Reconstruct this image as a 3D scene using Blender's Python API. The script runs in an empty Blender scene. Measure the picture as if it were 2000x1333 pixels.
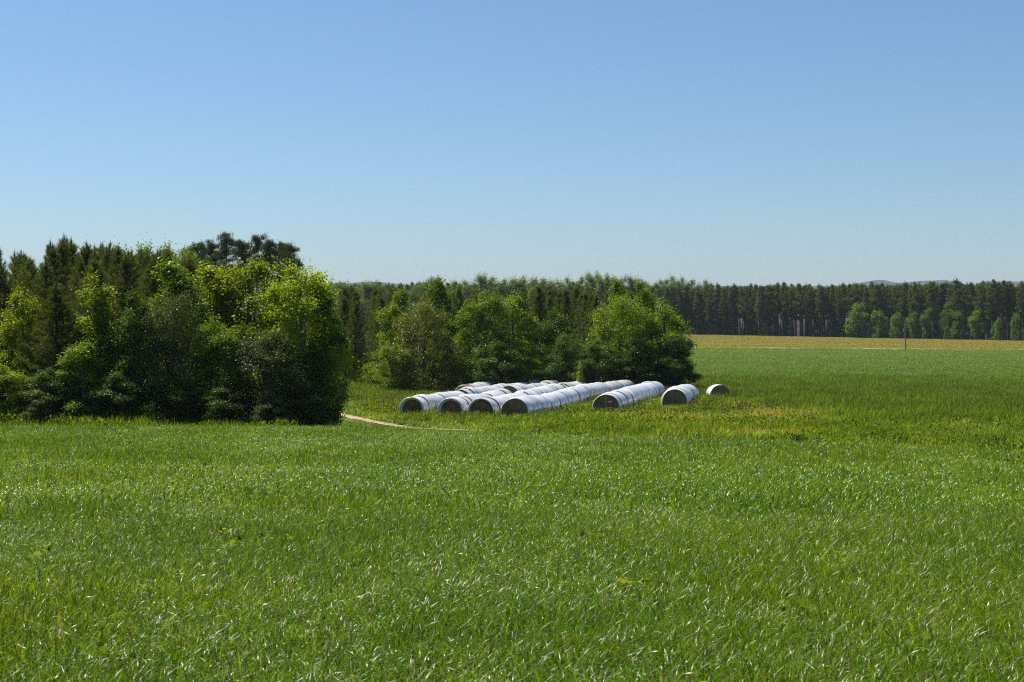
import bpy, math, random
import numpy as np

# ------------------------------------------------------------------ camera, sky, sun, exposure
sc = bpy.context.scene
COL = sc.collection
F_PX = 2000 * 50 / 36.0          # focal length in photograph pixels
HORIZON = 620.0                  # photograph row of the horizon
cam = bpy.data.cameras.new('camera')
cam.lens = 50; cam.sensor_width = 36; cam.clip_start = 0.5; cam.clip_end = 40000
cam.dof.use_dof = True; cam.dof.focus_distance = 60; cam.dof.aperture_fstop = 6.3
camo = bpy.data.objects.new('camera', cam); COL.objects.link(camo)
camo.location = (0, 0, 0)
camo.rotation_euler = (math.radians(90) - math.atan((666.5 - HORIZON) / F_PX), 0, 0)
sc.camera = camo

SUN_EL, SUN_AZ = 58.0, -52.0     # degrees; azimuth measured from the view direction, negative = left
w = bpy.data.worlds.new('World'); sc.world = w; w.use_nodes = True
nt = w.node_tree; bg = nt.nodes['Background']
sky = nt.nodes.new('ShaderNodeTexSky'); sky.sky_type = 'NISHITA'; sky.sun_disc = False
sky.sun_elevation = math.radians(SUN_EL); sky.sun_rotation = math.radians(SUN_AZ)
sky.altitude = 0; sky.air_density = 1.0; sky.dust_density = 0.5; sky.ozone_density = 8
gain = nt.nodes.new('ShaderNodeMix'); gain.data_type = 'RGBA'; gain.blend_type = 'MULTIPLY'; gain.inputs[0].default_value = 1.0
gain.inputs[7].default_value = (1.0, 1.07, 1.06, 1)     # even tint of the whole sky
nt.links.new(sky.outputs[0], gain.inputs[6]); nt.links.new(gain.outputs[2], bg.inputs[0]); bg.inputs[1].default_value = 0.069
sun = bpy.data.lights.new('sun', 'SUN'); sun.energy = 5.0; sun.angle = math.radians(0.53); sun.color = (1, 0.93, 0.80)
suno = bpy.data.objects.new('sun', sun); COL.objects.link(suno)
suno.location = (-60, 40, 90)
suno.rotation_euler = (math.radians(90 - SUN_EL), 0, math.radians(180 - SUN_AZ))
sc.view_settings.view_transform = 'Standard'; sc.view_settings.look = 'None'
sc.view_settings.gamma = 1; sc.view_settings.use_curve_mapping = False; sc.view_settings.exposure = 0.65
sc.render.engine = 'CYCLES'
cy = sc.cycles
cy.max_bounces = 4; cy.diffuse_bounces = 2; cy.glossy_bounces = 1; cy.transmission_bounces = 3
cy.transparent_max_bounces = 4; cy.volume_bounces = 0
cy.caustics_reflective = False; cy.caustics_refractive = False
cy.sample_clamp_indirect = 4
cy.use_denoising = False; cy.filter_width = 1.2

# ------------------------------------------------------------------ helpers
def px_x(px, d): return (px - 1000.0) / F_PX * d

def tag(o, label=None, cat=None, group=None, kind=None):
    if label: o['label'] = label
    if cat: o['category'] = cat
    if group: o['group'] = group
    if kind: o['kind'] = kind
    return o

def mesh_np(name, V, F, mat=None, tint=None, smooth=False):
    """V (n,3) floats, F (m,k) ints with equal face size k"""
    V = np.asarray(V, np.float32); F = np.asarray(F, np.int32)
    me = bpy.data.meshes.new(name)
    m, k = F.shape
    me.vertices.add(len(V)); me.vertices.foreach_set('co', V.ravel())
    me.loops.add(m * k); me.loops.foreach_set('vertex_index', F.ravel())
    me.polygons.add(m)
    me.polygons.foreach_set('loop_start', np.arange(0, m * k, k, dtype=np.int32))
    me.polygons.foreach_set('loop_total', np.full(m, k, np.int32))
    if smooth: me.polygons.foreach_set('use_smooth', np.ones(m, bool))
    if tint is not None:
        a = me.attributes.new('tint', 'FLOAT', 'FACE'); a.data.foreach_set('value', np.asarray(tint, np.float32))
    me.update(calc_edges=True)
    if mat: me.materials.append(mat)
    return me

def add(name, me, parent=None, loc=(0, 0, 0), rz=0.0, scale=1.0):
    o = bpy.data.objects.new(name, me); COL.objects.link(o)
    o.parent = parent; o.location = loc; o.rotation_euler = (0, 0, rz)
    o.scale = (scale,) * 3 if np.isscalar(scale) else scale
    return o

def tube(path, rad, sides=6):
    """tapered tube along a path -> V, F (quads)"""
    P = np.asarray(path, float); n = len(P); rad = np.broadcast_to(np.asarray(rad, float), (n,))
    T = np.gradient(P, axis=0); T /= np.linalg.norm(T, axis=1, keepdims=True) + 1e-9
    ref = np.array([0.31, 0.95, 0.05]); A = np.cross(T, ref); A /= np.linalg.norm(A, axis=1, keepdims=True) + 1e-9
    B = np.cross(T, A)
    an = np.arange(sides) / sides * 2 * math.pi
    V = P[:, None, :] + rad[:, None, None] * (np.cos(an)[None, :, None] * A[:, None, :] + np.sin(an)[None, :, None] * B[:, None, :])
    i = np.arange(n - 1)[:, None] * sides; j = np.arange(sides)[None, :]; j2 = (j + 1) % sides
    F = np.stack([i + j, i + j2, i + sides + j2, i + sides + j], -1).reshape(-1, 4)
    return V.reshape(-1, 3), F

class Acc:
    def __init__(s): s.V = []; s.F = []; s.T = []; s.n = 0
    def add(s, V, F, t=None):
        s.V.append(V); s.F.append(np.asarray(F) + s.n); s.n += len(V)
        s.T.append(np.full(len(F), 0.5) if t is None else np.broadcast_to(t, (len(F),)))
    def mesh(s, name, mat, smooth=False):
        return mesh_np(name, np.concatenate(s.V), np.concatenate(s.F), mat, np.concatenate(s.T), smooth)

def nrm(a): return a / (np.linalg.norm(a, axis=-1, keepdims=True) + 1e-9)

# ------------------------------------------------------------------ materials
def new_mat(name):
    m = bpy.data.materials.new(name); m.use_nodes = True
    t = m.node_tree; t.nodes.clear()
    out = t.nodes.new('ShaderNodeOutputMaterial')
    return m, t, out

def nd(t, typ, **kw):
    n = t.nodes.new(typ)
    for k, v in kw.items(): setattr(n, k, v)
    return n

def mixrgb(t, fac, a, b, blend='MIX'):
    n = nd(t, 'ShaderNodeMix', data_type='RGBA', blend_type=blend)
    for sock, val in ((n.inputs[0], fac), (n.inputs[6], a), (n.inputs[7], b)):
        if hasattr(val, 'is_linked') or hasattr(val, 'links'): t.links.new(val, sock)
        elif np.isscalar(val): sock.default_value = val
        else: sock.default_value = (*val, 1)
    return n.outputs[2]

def math_n(t, op, a, b=0.0):
    n = nd(t, 'ShaderNodeMath', operation=op)
    for s, v in ((n.inputs[0], a), (n.inputs[1], b)):
        if hasattr(v, 'links'): t.links.new(v, s)
        else: s.default_value = v
    return n.outputs[0]

def attr(t, name, typ='GEOMETRY', out='Fac'):
    n = nd(t, 'ShaderNodeAttribute', attribute_type=typ, attribute_name=name)
    return n.outputs[out]

def leaf_shader(t, out, col, trans=0.4, gloss=0.06, rough=0.4, trans_tint=(1.25, 1.15, 0.45)):
    d = nd(t, 'ShaderNodeBsdfDiffuse'); t.links.new(col, d.inputs[0])
    tr = nd(t, 'ShaderNodeBsdfTranslucent'); t.links.new(mixrgb(t, 1.0, col, trans_tint, 'MULTIPLY'), tr.inputs[0])
    m1 = nd(t, 'ShaderNodeMixShader'); m1.inputs[0].default_value = trans
    t.links.new(d.outputs[0], m1.inputs[1]); t.links.new(tr.outputs[0], m1.inputs[2])
    g = nd(t, 'ShaderNodeBsdfGlossy'); g.inputs['Roughness'].default_value = rough; g.inputs[0].default_value = (1, 1, 1, 1)
    fr = nd(t, 'ShaderNodeFresnel'); fr.inputs[0].default_value = 1.4
    f = math_n(t, 'MULTIPLY', math_n(t, 'ADD', math_n(t, 'MULTIPLY', fr.outputs[0], 2.5), 0.6), gloss)
    m2 = nd(t, 'ShaderNodeMixShader'); t.links.new(f, m2.inputs[0])
    t.links.new(m1.outputs[0], m2.inputs[1]); t.links.new(g.outputs[0], m2.inputs[2])
    t.links.new(m2.outputs[0], out.inputs[0])

def leaf_mat(name, dark, light, trans=0.4, gloss=0.014, rough=0.4, vary=0.35):
    m, t, out = new_mat(name)
    col = mixrgb(t, attr(t, 'tint'), dark, light)
    oi = nd(t, 'ShaderNodeObjectInfo')
    f = math_n(t, 'ADD', math_n(t, 'MULTIPLY', oi.outputs['Random'], vary), 1 - vary / 2)
    col = mixrgb(t, 1.0, col, math_rgb(t, f), 'MULTIPLY')
    leaf_shader(t, out, col, trans, gloss, rough)
    return m

def math_rgb(t, v):
    n = nd(t, 'ShaderNodeCombineColor')
    for i in range(3): t.links.new(v, n.inputs[i])
    return n.outputs[0]

def grass_mat(name, ramp, trans=0.45, gloss=0.08, rough=0.3, dry=(0.22, 0.17, 0.08)):
    """tone (per plant) picks the colour from ramp; tint (per blade) varies it, a few blades are dry"""
    m, t, out = new_mat(name)
    r = nd(t, 'ShaderNodeValToRGB'); t.links.new(attr(t, 'tone', 'INSTANCER'), r.inputs[0])
    e = r.color_ramp.elements
    while len(e) < len(ramp): e.new(0.5)
    for k, (p, c) in enumerate(ramp): e[k].position = p; e[k].color = (*c, 1)
    ti = attr(t, 'tint')
    br = math_n(t, 'ADD', math_n(t, 'MULTIPLY', ti, 1.5), 0.28)
    col = mixrgb(t, 1.0, r.outputs[0], math_rgb(t, br), 'MULTIPLY')
    isdry = math_n(t, 'GREATER_THAN', ti, 0.955)
    col = mixrgb(t, isdry, col, dry)
    leaf_shader(t, out, col, trans, gloss, rough, (1.45, 1.25, 0.4))
    return m

def bark_mat(name, a, b):
    m, t, out = new_mat(name)
    tc = nd(t, 'ShaderNodeTexCoord'); mp = nd(t, 'ShaderNodeMapping'); mp.inputs['Scale'].default_value = (6, 6, 1.5)
    t.links.new(tc.outputs['Object'], mp.inputs[0])
    n = nd(t, 'ShaderNodeTexNoise'); n.inputs['Scale'].default_value = 3; n.inputs['Detail'].default_value = 5
    t.links.new(mp.outputs[0], n.inputs[0])
    p = nd(t, 'ShaderNodeBsdfPrincipled'); p.inputs['Roughness'].default_value = 0.9
    t.links.new(mixrgb(t, n.outputs[0], a, b), p.inputs['Base Color'])
    bp = nd(t, 'ShaderNodeBump'); bp.inputs['Strength'].default_value = 0.6; t.links.new(n.outputs[0], bp.inputs['Height'])
    t.links.new(bp.outputs[0], p.inputs['Normal']); t.links.new(p.outputs[0], out.inputs[0])
    return m

M = {}
M['bright'] = leaf_mat('leaf_bright_green', (0.130, 0.215, 0.006), (0.310, 0.390, 0.012), 0.55, 0.006)
M['fresh'] = leaf_mat('leaf_fresh_green', (0.095, 0.180, 0.007), (0.230, 0.315, 0.012), 0.52, 0.006)
M['green'] = leaf_mat('leaf_mid_green', (0.075, 0.155, 0.008), (0.175, 0.265, 0.014), 0.50, 0.006)
M['dark'] = leaf_mat('leaf_dark_green', (0.038, 0.084, 0.010), (0.090, 0.155, 0.016), 0.45, 0.005)
M['grey'] = leaf_mat('leaf_grey_green', (0.045, 0.078, 0.020), (0.115, 0.150, 0.042), 0.40, 0.006)
M['olive'] = leaf_mat('leaf_olive', (0.080, 0.110, 0.012), (0.180, 0.210, 0.020), 0.48, 0.010)
M['pine'] = leaf_mat('needles_young_pine', (0.052, 0.080, 0.018), (0.145, 0.172, 0.042), 0.42, 0.006)
M['pine_far'] = leaf_mat('needles_far_pine', (0.070, 0.108, 0.024), (0.185, 0.225, 0.050), 0.38, 0.004)
M['pine_old'] = leaf_mat('needles_old_pine', (0.034, 0.050, 0.016), (0.090, 0.105, 0.030), 0.3, 0.004)
M['far_leaf'] = leaf_mat('leaf_far_green', (0.080, 0.145, 0.022), (0.170, 0.235, 0.036), 0.48, 0.006)
M['bark'] = bark_mat('bark_grey', (0.05, 0.042, 0.035), (0.14, 0.12, 0.10))
M['bark_pine'] = bark_mat('bark_pine', (0.026, 0.019, 0.016), (0.062, 0.045, 0.037))
M['crop'] = grass_mat('crop_blade', [(0.0, (0.055, 0.150, 0.003)), (0.5, (0.106, 0.204, 0.002)), (1.0, (0.188, 0.250, 0.004))], gloss=0.0095, rough=0.34, trans=0.5)
M['meadow'] = grass_mat('meadow_blade', [(0.0, (0.085, 0.150, 0.028)), (0.35, (0.130, 0.220, 0.024)), (0.6, (0.195, 0.310, 0.016)), (0.8, (0.290, 0.320, 0.055)), (1.0, (0.50, 0.41, 0.17))], gloss=0.005, rough=0.4)
M['weed'] = grass_mat('weed_leaf', [(0.0, (0.055, 0.110, 0.012)), (0.6, (0.125, 0.200, 0.012)), (1.0, (0.30, 0.29, 0.07))], gloss=0.002, rough=0.4)
M['seed'] = grass_mat('seed_head_grass', [(0.0, (0.14, 0.13, 0.05)), (1.0, (0.30, 0.23, 0.13))], gloss=0.005, rough=0.5)
M['farcrop'] = grass_mat('far_crop_blade', [(0.0, (0.105, 0.210, 0.038)), (1.0, (0.158, 0.265, 0.048))], gloss=0.005, rough=0.4)
M['tan'] = grass_mat('tan_field_blade', [(0.0, (0.245, 0.272, 0.072)), (1.0, (0.340, 0.315, 0.110))], gloss=0.004, rough=0.5)

# ------------------------------------------------------------------ the lie of the land
PROF = np.array([(-200, -1.5), (0, -1.9), (9, -2.6), (20, -3.1), (40, -3.95), (52, -4.45), (60, -4.75), (69, -5.05), (75, -5.2), (88, -5.45),
                 (100, -5.8), (116, -6.05), (134, -6.2), (256, -6.3), (454, -6.7), (1000, -7.5), (12000, -18)])
def zg(x, y):
    x = np.asarray(x, float); y = np.asarray(y, float)
    z = np.interp(y, PROF[:, 0], PROF[:, 1])
    k = np.interp(y, [52, 66, 92, 112], [0, 1, 1, 0])
    z = z + k * np.clip(0.028 * (x - 2), -0.25, 0.22)
    # the far fields rise gently towards the left
    u = np.clip((x / np.maximum(y, 1) * F_PX - 345) / 655, -0.6, 1.3)
    z = z + np.interp(y, [256, 330, 490, 900], [0, 0.25, 1.0, 1.0]) * (0.75 - 0.95 * u) * 0.9
    z = z + 0.05 * np.sin(x * 0.31 + 1) * np.sin(y * 0.23) * np.interp(y, [0, 20], [0.3, 1])
    return z

EDGE = np.array([(-60, 56), (-20, 56.5), (-8.5, 58.5), (-6, 55.2), (-4.5, 53.2), (-2, 51.3), (0, 50), (5, 46), (13.8, 37.5), (20, 34), (60, 24)])
def d_edge(x): return np.interp(x, EDGE[:, 0], EDGE[:, 1]) + 0.25 * np.sin(np.asarray(x) * 1.7)
def d_green(x): return 137.0 - 0.055 * (np.asarray(x) - 30)          # meadow -> far crop
def d_strip(x): return 258.0 - 0.14 * (np.asarray(x) - 40)           # far crop -> rough strip
def d_track(x): return 292.0 - 0.25 * (np.asarray(x) - 40)           # far farm track
WOOD = np.array([(-400, 330), (-150, 400), (-40, 480), (61, 490), (144, 400), (190, 362), (400, 330)])
def d_wood(x): return np.interp(x, WOOD[:, 0], WOOD[:, 1])

# ground sheet
ys = np.concatenate([np.linspace(-120, 0, 13), np.arange(1, 140, 1.5), np.arange(140, 560, 6), np.geomspace(560, 8000, 26)])
xs_p = np.concatenate([np.arange(0, 60, 1.5), np.arange(60, 240, 5), np.geomspace(240, 6000, 25)])
xs = np.concatenate([-xs_p[:0:-1], xs_p])
X, Y = np.meshgrid(xs, ys)
V = np.stack([X, Y, zg(X, Y)], -1).reshape(-1, 3)
nx, ny = len(xs), len(ys)
i = (np.arange(ny - 1)[:, None] * nx + np.arange(nx - 1)[None, :]).ravel()
F = np.stack([i, i + 1, i + nx + 1, i + nx], -1)

def ground_material():
    m, t, out = new_mat('ground_soil_and_turf')
    geo = nd(t, 'ShaderNodeNewGeometry'); sep = nd(t, 'ShaderNodeSeparateXYZ'); t.links.new(geo.outputs['Position'], sep.inputs[0])
    def noise(scale, detail=4):
        n = nd(t, 'ShaderNodeTexNoise'); n.inputs['Scale'].default_value = scale; n.inputs['Detail'].default_value = detail
        t.links.new(geo.outputs['Position'], n.inputs[0]); return n.outputs[0]
    n1, n2, n3 = noise(0.12), noise(1.4, 6), noise(9, 5)
    zone = attr(t, 'zone')
    r = nd(t, 'ShaderNodeValToRGB'); r.color_ramp.interpolation = 'CONSTANT'
    cols = [(0.030, 0.050, 0.012), (0.075, 0.085, 0.022), (0.045, 0.090, 0.022), (0.060, 0.075, 0.020), (0.205, 0.170, 0.048), (0.030, 0.026, 0.016)]
    e = r.color_ramp.elements
    while len(e) < 6: e.new(0.5)
    for k, c in enumerate(cols): e[k].position = max(0, (k - 0.5) / 5.0); e[k].color = (*c, 1)
    t.links.new(zone, r.inputs[0])
    col = mixrgb(t, math_n(t, 'MULTIPLY', n2, 0.7), r.outputs[0], (0.060, 0.044, 0.024))
    v = math_n(t, 'ADD', math_n(t, 'MULTIPLY', n3, 0.8), math_n(t, 'ADD', math_n(t, 'MULTIPLY', n1, 0.5), 0.35))
    col = mixrgb(t, 1.0, col, math_rgb(t, v), 'MULTIPLY')
    p = nd(t, 'ShaderNodeBsdfPrincipled'); p.inputs['Roughness'].default_value = 0.95
    p.inputs['Specular IOR Level'].default_value = 0.1
    t.links.new(col, p.inputs['Base Color'])
    bp = nd(t, 'ShaderNodeBump'); bp.inputs['Strength'].default_value = 0.8; bp.inputs['Distance'].default_value = 0.15
    t.links.new(n3, bp.inputs['Height']); t.links.new(bp.outputs[0], p.inputs['Normal'])
    t.links.new(p.outputs[0], out.inputs[0]); return m

gm = mesh_np('ground', V, F, ground_material(), smooth=True)
cx = V[F].mean(1)
gx, gy = cx[:, 0], cx[:, 1]
zone = np.where(gy < d_edge(gx), 0, np.where(gy < d_green(gx), 1, np.where(gy < d_strip(gx), 2, np.where(gy < d_track(gx), 3, np.where(gy < d_wood(gx), 4, 5)))))
a = gm.attributes.new('zone', 'FLOAT', 'FACE'); a.data.foreach_set('value', (zone / 5.0).astype(np.float32))
tag(add('ground', gm), kind='structure')

# dirt tracks: strips laid just above the ground
def dirt_mat():
    m, t, out = new_mat('pale_dirt')
    geo = nd(t, 'ShaderNodeNewGeometry')
    n = nd(t, 'ShaderNodeTexNoise'); n.inputs['Scale'].default_value = 2.2; n.inputs['Detail'].default_value = 8; t.links.new(geo.outputs['Position'], n.inputs[0])
    p = nd(t, 'ShaderNodeBsdfPrincipled'); p.inputs['Roughness'].default_value = 0.95
    t.links.new(mixrgb(t, n.outputs[0], (0.24, 0.185, 0.105), (0.42, 0.345, 0.22)), p.inputs['Base Color'])
    t.links.new(p.outputs[0], out.inputs[0]); return m
M['dirt'] = dirt_mat()
def strip(name, pts, width, lift, rs, end=1.0):
    pts = np.array(pts, float); L = np.r_[0, np.cumsum(np.linalg.norm(np.diff(pts, axis=0), axis=1))]
    s = np.linspace(0, L[-1], max(8, int(L[-1] / 0.8)))
    P = np.stack([np.interp(s, L, pts[:, 0]), np.interp(s, L, pts[:, 1])], -1)
    T = nrm(np.gradient(P, axis=0)); N = np.stack([-T[:, 1], T[:, 0]], -1)
    ks = np.linspace(-1, 1, 5); V = []
    for k in ks:
        q = P + N * (k * np.linspace(1, end, len(P))[:, None] * width / 2 * (1 + (abs(k) == 1) * rs.uniform(-0.25, 0.25, (len(P), 1))))
        V.append(np.c_[q, zg(q[:, 0], q[:, 1]) + lift + 0.03 * (1 - k * k) * 0.3])
    V = np.stack(V, 1).reshape(-1, 3); n = len(P)
    i = (np.arange(n - 1)[:, None] * 5 + np.arange(4)[None]).ravel()
    return add(name, mesh_np(name, V, np.stack([i, i + 1, i + 6, i + 5], -1), M['dirt'], smooth=True))
rs = np.random.RandomState(5)
TRACK = [(-12.5, 98), (-11.0, 88), (-9.9, 81), (-8, 75), (-6, 69.5), (-3.9, 63.5), (-2.1, 60.2), (-0.6, 58.2)]
tag(strip('dirt_path', TRACK, 1.05, 0.035, rs, 0.4), kind='structure')
xx = np.linspace(20, 125, 40)
tag(strip('farm_track', [(x, d_track(x)) for x in xx], 5.0, 0.06, rs), kind='structure')
xx = np.linspace(75, 190, 40)
tag(strip('farm_track', [(x, d_track(x) - 9 + 0.02 * (x - 75)) for x in xx], 5.0, 0.06, rs), kind='structure')

# distant hills
def ridge(pts, depth):
    pts = np.array(pts, float); s = np.linspace(0, 1, 60); L = np.linspace(0, 1, len(pts))
    x = np.interp(s, L, pts[:, 0]); y = np.interp(s, L, pts[:, 1]); z = np.interp(s, L, pts[:, 2])
    z = z + 4 * np.sin(s * 37) + 3 * np.sin(s * 61 + 1)
    rows = []
    for k, f in ((0, 0.0), (0.25, 0.5), (0.45, 0.9), (0.5, 1.0), (0.6, 0.85), (1.0, 0.0)):
        rows.append(np.stack([x, y + (k - 0.5) * depth, -60 + (z + 60) * f], -1))
    V = np.stack(rows, 0); n = 60
    i = (np.arange(5)[:, None] * n + np.arange(n - 1)[None]).ravel()
    return V.reshape(-1, 3), np.stack([i, i + 1, i + n + 1, i + n], -1)
def hill_mat():
    m, t, out = new_mat('distant_forest'); geo = nd(t, 'ShaderNodeNewGeometry')
    n = nd(t, 'ShaderNodeTexNoise'); n.inputs['Scale'].default_value = 0.02; n.inputs['Detail'].default_value = 6; t.links.new(geo.outputs['Position'], n.inputs[0])
    p = nd(t, 'ShaderNodeBsdfPrincipled'); p.inputs['Roughness'].default_value = 1; p.inputs['Specular IOR Level'].default_value = 0
    t.links.new(mixrgb(t, n.outputs[0], (0.018, 0.030, 0.026), (0.035, 0.050, 0.036)), p.inputs['Base Color']); t.links.new(p.outputs[0], out.inputs[0]); return m
HD = 6000.0
def hp(px, y): return (px_x(px, HD), HD, (HORIZON - y) / F_PX * HD)
V, F = ridge([hp(-300, 560), hp(300, 560), hp(650, 551.5), hp(700, 554), hp(790, 553), hp(860, 562), hp(1200, 562), hp(1640, 556), hp(1720, 549), hp(1760, 553), hp(1810, 546.5), hp(1850, 551), hp(1900, 555), hp(1930, 549.5), hp(2010, 553), hp(2300, 560)], 2000)
tag(add('hills', mesh_np('hills', V, F, hill_mat(), smooth=True)), kind='structure')

# ------------------------------------------------------------------ wrapped hay bales
def film_mat():
    m, t, out = new_mat('white_bale_film')
    tc = nd(t, 'ShaderNodeTexCoord'); oi = nd(t, 'ShaderNodeObjectInfo')
    mp = nd(t, 'ShaderNodeMapping'); t.links.new(tc.outputs['Object'], mp.inputs[0])
    cmb = nd(t, 'ShaderNodeCombineXYZ'); t.links.new(math_n(t, 'MULTIPLY', oi.outputs['Random'], 37.0), cmb.inputs[0])
    t.links.new(cmb.outputs[0], mp.inputs['Location'])
    mp.inputs['Rotation'].default_value = (0.03, 0, 0.05)
    wv = nd(t, 'ShaderNodeTexWave', wave_type='BANDS', bands_direction='Y', wave_profile='SAW')
    wv.inputs['Scale'].default_value = 1.6; wv.inputs['Distortion'].default_value = 1.3; wv.inputs['Detail'].default_value = 3; wv.inputs['Detail Scale'].default_value = 0.7
    t.links.new(mp.outputs[0], wv.inputs[0])
    n = nd(t, 'ShaderNodeTexNoise'); n.inputs['Scale'].default_value = 1.3; n.inputs['Detail'].default_value = 6; t.links.new(mp.outputs[0], n.inputs[0])
    mp2 = nd(t, 'ShaderNodeMapping'); mp2.inputs['Scale'].default_value = (2, 9, 2); t.links.new(mp.outputs[0], mp2.inputs[0])
    n2 = nd(t, 'ShaderNodeTexNoise'); n2.inputs['Scale'].default_value = 1.6; n2.inputs['Detail'].default_value = 4; t.links.new(mp2.outputs[0], n2.inputs[0])
    r = nd(t, 'ShaderNodeValToRGB'); r.color_ramp.elements[0].position = 0.62; r.color_ramp.elements[1].position = 0.80
    r.color_ramp.elements[0].color = (0, 0, 0, 1); r.color_ramp.elements[1].color = (1, 1, 1, 1)
    t.links.new(n.outputs[0], r.inputs[0])
    col = mixrgb(t, wv.outputs[0], (0.47, 0.48, 0.495), (0.80, 0.805, 0.82))
    st = math_n(t, 'MULTIPLY', r.outputs[0], math_n(t, 'MULTIPLY', n2.outputs[0], 0.5))
    col = mixrgb(t, st, col, (0.30, 0.22, 0.16))
    col = mixrgb(t, math_n(t, 'MULTIPLY', attr(t, 'tint'), math_n(t, 'MULTIPLY', n.outputs[0], 1.2)), col, (0.22, 0.19, 0.17))   # grime caught in the joints
    col = mixrgb(t, 1.0, col, math_rgb(t, math_n(t, 'ADD', math_n(t, 'MULTIPLY', oi.outputs['Random'], 0.28), 0.82)), 'MULTIPLY')
    p = nd(t, 'ShaderNodeBsdfPrincipled'); p.inputs['Roughness'].default_value = 0.25
    t.links.new(col, p.inputs['Base Color'])
    h = math_n(t, 'ADD', math_n(t, 'MULTIPLY', wv.outputs[0], 0.5), math_n(t, 'MULTIPLY', n2.outputs[0], 0.5))
    bp = nd(t, 'ShaderNodeBump'); bp.inputs['Strength'].default_value = 0.6; bp.inputs['Distance'].default_value = 0.03
    t.links.new(h, bp.inputs['Height']); t.links.new(bp.outputs[0], p.inputs['Normal']); t.links.new(p.outputs[0], out.inputs[0]); return m
def hay_mat():
    m, t, out = new_mat('weathered_hay')
    tc = nd(t, 'ShaderNodeTexCoord')
    n = nd(t, 'ShaderNodeTexNoise'); n.inputs['Scale'].default_value = 9; n.inputs['Detail'].default_value = 8; n.inputs['Roughness'].default_value = 0.75; t.links.new(tc.outputs['Object'], n.inputs[0])
    n2 = nd(t, 'ShaderNodeTexNoise'); n2.inputs['Scale'].default_value = 2.1; t.links.new(tc.outputs['Object'], n2.inputs[0])
    f = math_n(t, 'MULTIPLY', n.outputs[0], math_n(t, 'MULTIPLY', n2.outputs[0], 2.2))
    p = nd(t, 'ShaderNodeBsdfPrincipled'); p.inputs['Roughness'].default_value = 0.95; p.inputs['Specular IOR Level'].default_value = 0.1
    t.links.new(mixrgb(t, f, (0.060, 0.041, 0.027), (0.400, 0.262, 0.145)), p.inputs['Base Color'])
    bp = nd(t, 'ShaderNodeBump'); bp.inputs['Strength'].default_value = 1; bp.inputs['Distance'].default_value = 0.06
    t.links.new(n.outputs[0], bp.inputs['Height']); t.links.new(bp.outputs[0], p.inputs['Normal']); t.links.new(p.outputs[0], out.inputs[0]); return m
M['film'] = film_mat(); M['hay'] = hay_mat()
BR, BL, SEG = 0.68, 1.18, 40
def squash(V):
    V = V.copy(); z = V[:, 2]
    lo = z < -0.45 * BR
    V[lo, 2] = -0.45 * BR + (z[lo] + 0.45 * BR) * 0.72           # settled flat underneath
    V[:, 0] *= 1.03
    return V
def lathe(prof, wob=0.0, rs=None, squ=True):
    """prof: list of (y, r) ; axis along +Y"""
    an = np.arange(SEG) / SEG * 2 * math.pi; V = []
    ph = rs.uniform(0, 6.28, 3) if rs is not None else np.zeros(3)
    for k, (y, r) in enumerate(prof):
        rr = r * (1 + wob * (np.sin(2 * an + ph[0] + 0.3 * y) + 0.7 * np.sin(3 * an + ph[1] + 2 * y) + 0.4 * np.sin(7 * an + ph[2] + 4 * y)))
        V.append(np.stack([rr * np.cos(an), np.full(SEG, y), rr * np.sin(an)], -1))
    V = np.concatenate(V); n = len(prof)
    i = np.arange(n - 1)[:, None] * SEG; j = np.arange(SEG)[None]; j2 = (j + 1) % SEG
    F = np.stack([i + j, i + SEG + j, i + SEG + j2, i + j2], -1).reshape(-1, 4)
    return (squash(V) if squ else V), F
film_meshes = []
for k in range(8):
    r_ = np.random.RandomState(100 + k); prof = []
    for s in (0, 0.018, 0.035, 0.08, 0.14, 0.2, 0.28, 0.36, 0.44, 0.5, 0.56, 0.64, 0.72, 0.8, 0.86, 0.92, 0.965, 0.982, 1.0):
        e = min(s, 1 - s)
        r = BR * (0.905 + 0.035 * min(1, e / 0.035) + 0.075 * math.sin(min(1, e / 0.40) * math.pi / 2)) + r_.normal(0, 0.003)
        prof.append((s * BL, r))
    V, F = lathe(prof, 0.007, r_); cy_ = V[F].mean(1)[:, 1] / BL; film_meshes.append(mesh_np('bale_film', V, F, M['film'], (np.minimum(cy_, 1 - cy_) < 0.036) * 1.0, smooth=True))
def hay_face_mesh(seed, r0, y0):
    r_ = np.random.RandomState(seed); prof = [(y0, r0 * 1.0)]
    for f in np.linspace(0.94, 0.02, 12): prof.append((y0 - 0.05 * (1 - f * f) + r_.normal(0, 0.012), r0 * f))
    V, F = lathe(prof, 0.0)
    V[:, 1] += r_.normal(0, 0.013, len(V))
    return mesh_np('hay_face', V, F[:, ::-1], M['hay'])
def collar_mesh(r_in, over, seed):
    r_ = np.random.RandomState(seed)
    p = [(0.03, BR * 0.94), (-over * 0.6, BR * 0.985), (-over, BR * 0.965), (-over - 0.015, BR * 0.93), (-over * 0.9, (BR * 0.93 + r_in) / 2), (-over * 0.55, r_in), (0.05, r_in * 0.985)]
    return mesh_np('film_collar', *lathe(p, 0.012, r_), M['film'], smooth=True)
def band_mesh(seed):
    r_ = np.random.RandomState(seed)
    p = [(-0.05, BR * 0.90), (-0.045, BR * 1.012), (0.0, BR * 1.03), (0.06, BR * 1.012), (0.07, BR * 0.90)]
    return mesh_np('exposed_hay_band', *lathe(p, 0.008, r_), M['hay'])
CZ = BR - (0.55 * BR) * 0.28     # centre height of a settled bale
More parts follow.
